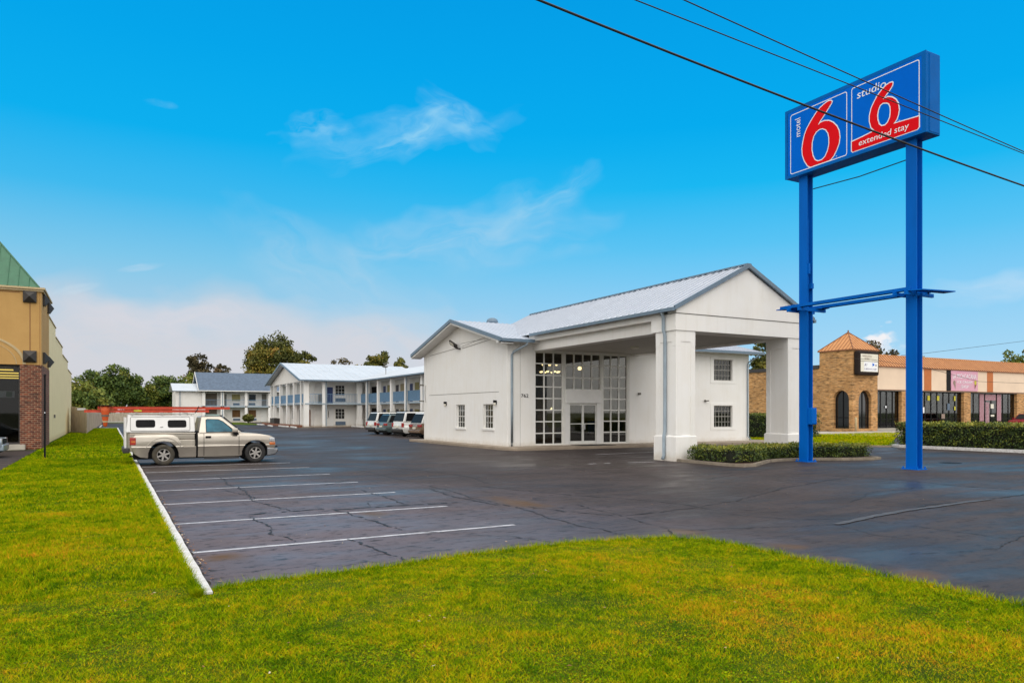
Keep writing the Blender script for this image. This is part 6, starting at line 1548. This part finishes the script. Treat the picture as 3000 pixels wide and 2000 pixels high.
def car(label, cat, paint, L=4.8, W=1.9, H=1.75, belt=1.02, r=.34, kind='suv', two=None, name='parked_car'):
    """x forward, origin on the ground at mid length"""
    t = thing(name, (0,0,0), label, cat, 'vehicles parked at the motel' if kind in ('suv','van') else None)
    xr, xf = -L/2, L/2; wr, wf = xr + L*.205, xf - L*.185; zb = .26; hw = W/2
    hood = belt - .04
    ap = arch_pts(wr, r, r*1.22, zb) + arch_pts(wf, r, r*1.22, zb)
    P = [(xr+.06, zb+.12)] + [(xr+.25, zb)] + ap + [(xf-.2, zb), (xf-.02, zb+.15), (xf, .62), (xf-.06, .80), (xf-.35, hood-.06), (xf-L*.20, hood), (xf-L*.27, belt+.02), (xr+.08, belt+.02), (xr+.0, .85), (xr+.02,.5)]
    m = MB(); m.prism([(a, -hw, b) for a, b in P], (0, W, 0)); barrel(m.build('body', M[paint], t, bevel=.05, seg=2), [.4,.55,.7,.85,.98], lambda z: 1-.09*max(0,.6-z)/.4-.10*max(0,z-.7)/.45)
    m = MB(); m.box(xr+.12,xf-.12,-hw+.13,hw-.13,.2,.75); m.build('underbody', M['black'], t)
    # greenhouse
    b0, b1 = xr+.06, xf-L*.245; slope = {'suv': .26, 'van': .38, 'sedan': .75}[kind]
    t0, t1 = xr+.06+slope, b1-(.62 if kind != 'sedan' else .8); ti = .17
    lo, hi = belt-.02, H
    g = [(b0,-hw+.05,lo),(b1,-hw+.05,lo),(b1,hw-.05,lo),(b0,hw-.05,lo),(t0,-hw+ti,hi),(t1,-hw+ti,hi),(t1,hw-ti,hi),(t0,hw-ti,hi)]
    m = MB(); m.hexa(g); m.build('cabin', M[two or paint], t, bevel=.07, seg=3)
    V = [Vector(p) for p in g]
    def pane(c0, c1, c2, c3, u0, u1, v0, v1, name, mat='carglass', off=.012):
        def at(u, v): return (c0.lerp(c1,u)).lerp(c3.lerp(c2,u), v)
        n = (c1-c0).cross(c3-c0).normalized(); cen = (V[0]+V[6])/2
        if n.dot(c0-cen) < 0: n = -n
        q = [at(u0,v0),at(u1,v0),at(u1-(.02 if u1 > .5 else 0),v1),at(u0,v1)]
        m = MB(); m.hexa([tuple(p+n*-.02) for p in q] + [tuple(p+n*off) for p in q]); return m.build(name, M[mat], t)
    pane(V[3],V[0],V[4],V[7], .03,.97,.08,.90, 'rear_window'); pane(V[1],V[2],V[6],V[5], .07,.93,.08,.92, 'windshield')
    for a, b, c, d in ((V[0],V[1],V[5],V[4]),(V[3],V[2],V[6],V[7])):
        pane(a,b,c,d,.05,.37,.10,.88,'side_window'); pane(a,b,c,d,.385,.64,.10,.88,'side_window'); pane(a,b,c,d,.655,.95,.10,.86,'side_window')
    # lights, bumpers
    for s in (-1, 1):
        m = MB()
        if kind == 'suv': m.box(xr-.02,xr+.10,s*(hw-.24),s*(hw+.012),.74,1.06)
        else: m.box(xr-.02,xr+.10,s*(hw-.52),s*(hw+.012),.80,.98)
        m.build('tail_light', M['tail'], t, bevel=.015)
        m = MB(); m.box(xf-.22,xf+.0,s*(hw-.35),s*(hw-.02),.62,.80); m.build('headlight', M['lens'], t, bevel=.02)
        m = MB(); m.box(b1-.45,b1-.30,s*(hw+.02),s*(hw+.20),belt+.02,belt+.17); m.build('mirror', M[paint], t, bevel=.03)
        make_wheel(t, wr, s*(hw-.12), r, .22, s); make_wheel(t, wf, s*(hw-.12), r, .22, s)
        for xx in (-.05*L, .13*L):
            m = MB(); m.box(xx-.55*0-.08,xx+.08,s*(hw-.0),s*(hw+.03),belt-.17,belt-.13); m.build('door_handle', M['black'], t)
        m = MB()
        for xx in (-.13*L, .06*L, .235*L): m.box(xx-.006,xx+.006,s*(hw-.005),s*(hw+.003),zb+.15,belt-.02)
        m.build('door_gap', M['black'], t)
    m = MB(); m.box(xr-.10,xr+.10,-hw+.04,hw-.04,.38,.60); m.build('rear_bumper', M['blackmetal'] if kind == 'suv' else M[paint], t, bevel=.04, seg=3)
    m = MB(); m.box(xf-.12,xf+.07,-hw+.04,hw-.04,.28,.55); m.build('front_bumper', M[paint], t, bevel=.05, seg=3)
    m = MB(); m.box(xf-.03,xf+.025,-hw+.38,hw-.38,.58,.78); m.build('grille', M['black'], t)
    m = MB(); m.box(xr-.115,xr-.0,-.17,.17,.70 if kind=='suv' else .66,.84 if kind=='suv' else .80); m.build('license_plate', M['lampglass'], t)
    if kind == 'suv':
        m = MB()
        for s in (-1,1): m.tube([(t0+.1,s*(hw-.30),H+.02),(t0+.2,s*(hw-.30),H+.06),(t1-.2,s*(hw-.30),H+.06),(t1-.1,s*(hw-.30),H+.02)], .02, 5)
        m.build('roof_rack', M['black'], t)
    return t
def place(t, x, y, az):       # az = compass heading of the nose in degrees from +Y clockwise
    t.location = (x, y, 0); t.rotation_euler = (0, 0, R(90-az))
hd = 85
for (x, y, args) in [
    (21.9, 60.4, dict(label='white sport utility vehicle, farthest left of the four parked vehicles', cat='car', paint='carwhite', L=4.9, W=1.95, H=1.86, belt=1.12, r=.37)),
    (21.9, 57.6, dict(label='grey green minivan parked between the two white vehicles', cat='car', paint='cargreen', L=4.9, W=1.9, H=1.70, belt=1.04, kind='van')),
    (21.95, 53.85, dict(label='white sport utility vehicle parked between the grey green minivan and the tan one', cat='car', paint='carwhite', L=5.0, W=1.98, H=1.90, belt=1.14, r=.37)),
    (21.9, 50.15, dict(label='tan minivan half hidden by the corner of the motel office', cat='car', paint='cartan', L=4.9, W=1.9, H=1.82, belt=1.05, kind='van', two='carwhite'))]:
    place(car(**args), x, y, hd)
place(car('dark red vehicle cut off by the right edge in front of the shops', 'car', 'carred', kind='sedan', H=1.72, belt=1.15), 82.6, 40, 270)
place(car('silver blue car with only its front bumper showing at the left edge', 'car', 'carblue', kind='sedan', H=1.42, belt=.92), -6.25, 37.2, 90)

def pickup():
    T = thing('pickup_truck', (0,0,0), 'pewter pickup truck with white camper shell parked across the lines beside the kerb', 'truck')
    # local x = world X - 3.0, y = world Y - 29.45
    X = lambda v: v-3.0
    P = 'pewter'; hw = .97
    fa = arch_pts(X(4.78), .37, .475, .30, 12)
    low = [(X(2.80),.27)] + [(X(4.20),.27)] + fa + [(X(5.30),.42),(X(5.44),.50),(X(5.50),.62),(X(5.50),.74),(X(5.43),.93),(X(5.30),1.005),(X(4.95),1.07),(X(4.45),1.12),(X(4.25),1.135),(X(2.80),1.14)]
    # body side is slightly barrel shaped: two layered extrusions
    def prof(z):
        for (z0,f0),(z1,f1) in zip(PR, PR[1:]):
            if z0 <= z <= z1: return f0+(f1-f0)*(z-z0)/(z1-z0)
        return 1.
    PR = [(0,.93),(.27,.945),(.42,.965),(.58,.99),(.66,1.005),(.68,.985),(.85,.992),(1.0,.975),(1.09,.945),(1.3,.92)]
    LV = [.34,.42,.50,.58,.66,.68,.76,.85,.93,1.0,1.05,1.09]
    m = MB(); m.prism([(a,-hw+.01,b) for a, b in low], (0, 2*(hw-.01), 0)); barrel(m.build('body', M[P], T, bevel=.03, seg=2), LV, prof)
    m = MB()
    for xx in (3.0, 4.20):
        for s in (-1,1):
            for z0,z1,w_ in ((.31,.42,.945),(.42,.58,.965),(.58,.70,.985),(.70,1.0,.962),(1.0,1.1,.93)): m.box(X(xx)-.006,X(xx)+.006,s*(w_-.03),s*(w_+.004),z0,z1)
    m.build('door_gap', M['black'], T)
    # cab
    lo, hi = 1.10, 1.735
    g = [(X(2.81),-.925,lo),(X(4.36),-.925,lo),(X(4.36),.925,lo),(X(2.81),.925,lo),(X(2.92),-.72,hi),(X(3.62),-.72,hi),(X(3.62),.72,hi),(X(2.92),.72,hi)]
    m = MB(); m.hexa(g); cab = m.build('cab', M['shell'] if False else M[P], T, bevel=.06, seg=3)
    V = [Vector(p) for p in g]
    def quad(pts, off, name, mat, n):
        m = MB(); n = Vector(n).normalized(); m.hexa([tuple(Vector(p)-n*.02) for p in pts]+[tuple(Vector(p)+n*off) for p in pts]); return m.build(name, M[mat], T)
    def sidept(x, z, s):
        t = (z-lo)/(hi-lo); return (X(x), s*(.925 - .205*t), z)
    for s in (-1, 1):
        pts = [(3.07,1.15),(3.07,1.60),(3.12,1.635),(3.50,1.625),(3.66,1.55),(4.12,1.15)]
        m = MB(); n = Vector((0, s*1., .33)).normalized()
        m.v = [tuple(Vector(sidept(a,b,s))-n*.01) for a,b in pts]+[tuple(Vector(sidept(a,b,s))+n*.010) for a,b in pts]; k = len(pts)
        m.f = [tuple(range(k)), tuple(range(k,2*k))]+[(i,(i+1)%k,k+(i+1)%k,k+i) for i in range(k)]; m.m = [0]*len(m.f); m.build('window_seal', M['black'], T)
        pts = [(3.09,1.165),(3.09,1.59),(3.13,1.615),(3.49,1.605),(3.64,1.535),(4.04,1.165)]
        m = MB(); m.v = [tuple(Vector(sidept(a,b,s))-n*.01) for a,b in pts]+[tuple(Vector(sidept(a,b,s))+n*.014) for a,b in pts]
        m.f = [tuple(range(k)), tuple(range(k,2*k))]+[(i,(i+1)%k,k+(i+1)%k,k+i) for i in range(k)]; m.m = [0]*len(m.f); m.build('side_window', M['tealglass'], T)
        m = MB(); m.box(X(3.94),X(4.14),s*.93,s*1.16,1.14,1.30); mi = m.build('mirror', M[P], T, bevel=.035, seg=3); m = MB(); m.box(X(4.0),X(4.16),s*.93,s*1.12,1.05,1.14); m.build('mirror_arm', M['black'], mi, bevel=.02)
        m = MB(); m.box(X(3.05),X(3.24),s*(hw-.005),s*(hw+.018),.945,1.02); m.build('door_handle', M['black'], T, bevel=.03, seg=3)
        m = MB(); m.box(X(5.28),X(5.475),s*.62,s*(hw+.008),.79,.93); m.build('headlight', M['lens'], T, bevel=.025, seg=3)
        m = MB(); m.box(X(5.28),X(5.495),s*.62,s*(hw+.01),.66,.755); m.build('turn_signal', M['amber'], T, bevel=.02)
        m = MB(); m.box(X(.62),X(.81),s*.72,s*.992,.74,1.0); tl = m.build('tail_light', M['tail'], T, bevel=.02)
        m = MB(); m.box(X(.66),X(.79),s*.80,s*.998,.82,.89); m.build('turn_lens', M['amber'], tl)
        # stepside fender
        f = [(X(.74),.44),(X(.95),.30)] + [(X(1.18),.27)] + arch_pts(X(1.68), .37, .49, .30, 12) + [(X(2.20),.27),(X(2.74),.27),(X(2.74),.655),(X(2.34),.655),(X(2.27),.70),(X(2.22),.86),(X(2.12),1.0),(X(1.98),1.075),(X(1.75),1.10),(X(.80),1.085),(X(.70),.98),(X(.66),.70)]
        y0, y1 = (.70, hw+.01)
        m = MB(); m.prism([(a, s*y0, b) for a, b in f], (0, s*(y1-y0), 0)); barrel(m.build('rear_fender', M[P], T, bevel=.03, seg=2), LV, lambda z: prof(z)*(1. if z > .66 else 1.))
        m = MB(); q = arch_pts(X(1.68), .37, .62, .62, 12); 
        for (a1,b1),(a2,b2) in zip(q, q[1:]): m.tube([(a1,s*(hw+.005),b1),(a2,s*(hw+.005),b2)], .012, 5, False)
        m.build('fender_crease', M[P], T, smooth=True)
        make_wheel(T, X(1.68), s*.84, .37, .24, s, 6, 'rubber_mud' , .58); make_wheel(T, X(4.78), s*.84, .37, .24, s, 6, 'rubber', .58)
        m = MB(); m.tube([(X(3.0),s*.90,.22),(X(4.2),s*.90,.22)], .03, 6); m.build('running_board', M['blackmetal'], T)
        for cx in (1.68, 4.78):
            m = MB(); q = arch_pts(X(cx), .37, .482 if cx > 3 else .495, .30, 14)
            for (a1,b1),(a2,b2) in zip(q, q[1:]): m.face([(a1,s*(hw-.02),b1),(a2,s*(hw-.02),b2),(a2,s*.5,b2),(a1,s*.5,b1)])
            m.build('wheel_well', M['black'], T, recalc=False)
    # windshield
    quad([(X(4.30),-.80,1.15),(X(4.30),.80,1.15),(X(3.70),.66,1.69),(X(3.70),-.66,1.69)], .03, 'windshield', 'carglass', (.7,0,.7))
    m = MB(); m.tube([(X(4.34),-.60,1.155),(X(4.5),-.1,1.165)], .018, 5); m.build('wiper', M['black'], T)
    # bed, tailgate, bumpers
    m = MB(); m.box(X(.60),X(2.72),-.80,.80,.90,1.12); m.box(X(2.2),X(2.735),-.80,.80,.5,.90); m.box(X(.60),X(1.0),-.80,.80,.5,.9); m.box(X(.60),X(2.74),-.86,.86,1.10,1.15); m.build('bed', M[P], T, bevel=.025)
    m = MB(); m.box(X(2.735),X(2.805),-.90,.90,.32,1.2); m.build('cab_gap', M['black'], T)
    m = MB(); m.box(X(.40),X(.62),-.90,.90,.46,.64); m.build('rear_bumper', M['blackmetal'], T, bevel=.03)
    m = MB(); m.box(X(.55),X(.62),-.74,.74,.62,1.16); m.build('tailgate', M[P], T, bevel=.015)
    m = MB(); bp = [(X(5.20),.24),(X(5.52),.30),(X(5.60),.42),(X(5.60),.52),(X(5.20),.57)]; m.prism([(a,-.96,b) for a,b in bp], (0,1.92,0)); m.build('front_bumper', M['chrome_dim'], T, bevel=.04, seg=3)
    m = MB(); m.box(X(5.18),X(5.58),-.93,.93,.565,.61); m.build('bumper_pad', M['black'], T)
    m = MB(); m.box(X(5.40),X(5.515),-.60,.60,.66,.93); m.build('grille', M['black'], T); m = MB(); m.box(X(5.5),X(5.53),-.6,.6,.78,.82); m.build('grille_bar', M['chrome'], T)
    m = MB(); m.box(X(.75),X(5.2),-.70,.70,.22,.6); m.tube([(X(.62),-.5,.33),(X(1.0),-.5,.33)], .03, 6); m.build('chassis_shade_box', M['black'], T)  # black box under the body, enlarged to deepen the shadow below the truck
    # camper shell
    g = [(X(.50),-.86,1.165),(X(2.72),-.86,1.165),(X(2.72),.86,1.165),(X(.50),.86,1.165),(X(.56),-.72,1.80),(X(2.70),-.72,1.76),(X(2.70),.72,1.76),(X(.56),.72,1.80)]
    m = MB(); m.hexa(g); sh = m.build('camper_shell', M['shell'], T, bevel=.045, seg=3)
    def shp(x, z, s, o): t = (z-1.165)/.62; return (X(x), s*(.86-.14*t+o), z)
    def rpoly(x0, x1, z0, z1, r, n=5):
        out = []
        for cx, cz, a0 in ((x1-r,z1-r,0),(x0+r,z1-r,90),(x0+r,z0+r,180),(x1-r,z0+r,270)):
            for k in range(n+1): a = R(a0+90*k/n); out.append((cx+r*math.cos(a), cz+r*math.sin(a)))
        return out
    for s in (-1, 1):
        for (x0,x1,z0,z1,r,o,nm,mt) in ((.66,2.53,1.235,1.70,.05,.012,'side_door','shell'),(.81,1.42,1.345,1.615,.07,.018,'window_seal','black'),(1.82,2.43,1.335,1.60,.07,.018,'window_seal','black'),(.84,1.39,1.37,1.59,.055,.024,'side_window','carglass'),(1.85,2.40,1.36,1.575,.055,.024,'side_window','carglass')):
            q = rpoly(x0,x1,z0,z1,r); m = MB(); k = len(q)
            m.v = [shp(a,b,s,-.01) for a,b in q]+[shp(a,b,s,o) for a,b in q]; m.f = [tuple(range(k)),tuple(range(k,2*k))]+[(i,(i+1)%k,k+(i+1)%k,k+i) for i in range(k)]; m.m=[0]*len(m.f)
            m.build(nm, M[mt], sh)
        q = rpoly(.645,2.545,1.22,1.715,.055); m = MB()
        for i in range(len(q)): m.tube([shp(*q[i],s,.006), shp(*q[(i+1)%len(q)],s,.006)], .006, 4, False)
        m.build('door_seam', M['greydoor'], sh)
        m = MB(); m.v=[]; p = shp(1.62,1.36,s,.02); m.box(p[0]-.05,p[0]+.05,p[1]-.012,p[1]+.012,1.345,1.375); m.build('latch', M['chrome'], sh)
    # rear frame of shell and rack
    m = MB(); m.box(X(.46),X(.52),-.80,-.72,.55,1.7); m.box(X(.46),X(.52),.72,.80,.55,1.7); m.build('rear_post', M['shell'], T)
    m = MB()
    for xx in (.85, 1.65, 2.45): m.box(X(xx)-.03,X(xx)+.03,-.78,.78,1.835,1.87); 
    for s in (-1,1): m.tube([(X(.62),s*.74,1.83),(X(2.7),s*.74,1.83)], .02, 6); [m.box(X(xx)-.02,X(xx)+.02,s*.72,s*.76,1.77,1.84) for xx in (.7,1.65,2.6)]
    m.build('roof_rack', M['ladder_al'], T)
    m = MB(); m.box(X(3.15),X(3.62),-.30,.30,1.735,1.80); m.build('beacon_bar', pm('beacon_teal', (.35,.50,.46), .3), T, bevel=.02)
    m = MB(); m.box(X(3.66),X(3.74),-.06,.06,1.72,1.77); m.build('antenna_base', M['black'], T)
    T.location = (3.0, 29.45, 0)
    # ladders on the rack
    Ld = thing('ladder', (0,0,0), 'orange extension ladder lying along the roof rack of the pickup truck', 'ladder')
    for (x0, x1, z, nm, yo) in ((-.75, 3.2, 1.875, 'lower_section', .0), (-.35, 3.92, 1.985, 'upper_section', .03)):
        m = MB()
        for y in (-.66+yo, -.20+yo):
            m.box(X(x0),X(x1),y-.014,y+.014,z,z+.088); m.box(X(x0),X(x1),y-.028,y+.028,z,z+.012); m.box(X(x0),X(x1),y-.028,y+.028,z+.078,z+.09)
        sct = m.build(nm, M['ladder'], Ld)
        m = MB(); k = x0+.15
        while k < x1: m.tube([(X(k),-.66+yo,z+.045),(X(k),-.20+yo,z+.045)], .017, 6); k += .305
        m.build('rungs', M['ladder_al'], sct)
    m = MB(); m.box(X(.75),X(1.0),-.70,-.675,1.90,1.96); m.build('warning_label', M['yellow'], Ld)
    m = MB(); m.box(X(-.95),X(-.72),-.68,-.64,1.95,2.02); m.box(X(-.95),X(-.72),-.22,-.18,1.95,2.02); m.build('ladder_foot', M['ladder_al'], Ld)
    m = MB(); m.tube([(X(2.85),-.70,2.10),(X(2.80),-.71,1.98),(X(2.72),-.72,1.85)], .014, 5); m.build('strap', M['black'], Ld)
    Ld.location = (3.0, 29.45, 0)
    Cn = thing('traffic_cone', (-.12, 28.8, 0), 'orange traffic cone with white bands hanging upside down from the ladder end', 'traffic cone')
    ORG[Cn.name] = Vector((-.12,28.8,0))
    m = MB(); cx, cy = -.12, 28.72; m.lathe((cx,cy,0), [(0,2.10),(.155,2.08),(.128,1.9),(.095,1.66),(.06,1.42),(.03,1.38),(0,1.38)], 20); m.build('cone', M['cone_o'], Cn, smooth=True)
    m = MB(); m.box(cx-.20,cx+.20,cy-.20,cy+.20,2.09,2.125); m.build('cone_base', M['black'], Cn, bevel=.01)
    m = MB(); m.lathe((cx,cy,0), [(.121,1.79),(.112,1.73)], 20); m.build('reflective_band', M['greydoor'], Cn); m = MB(); m.lathe((cx,cy,0), [(.088,1.585),(.080,1.53)], 20); m.build('reflective_band', M['tantrim'], Cn)
pickup()
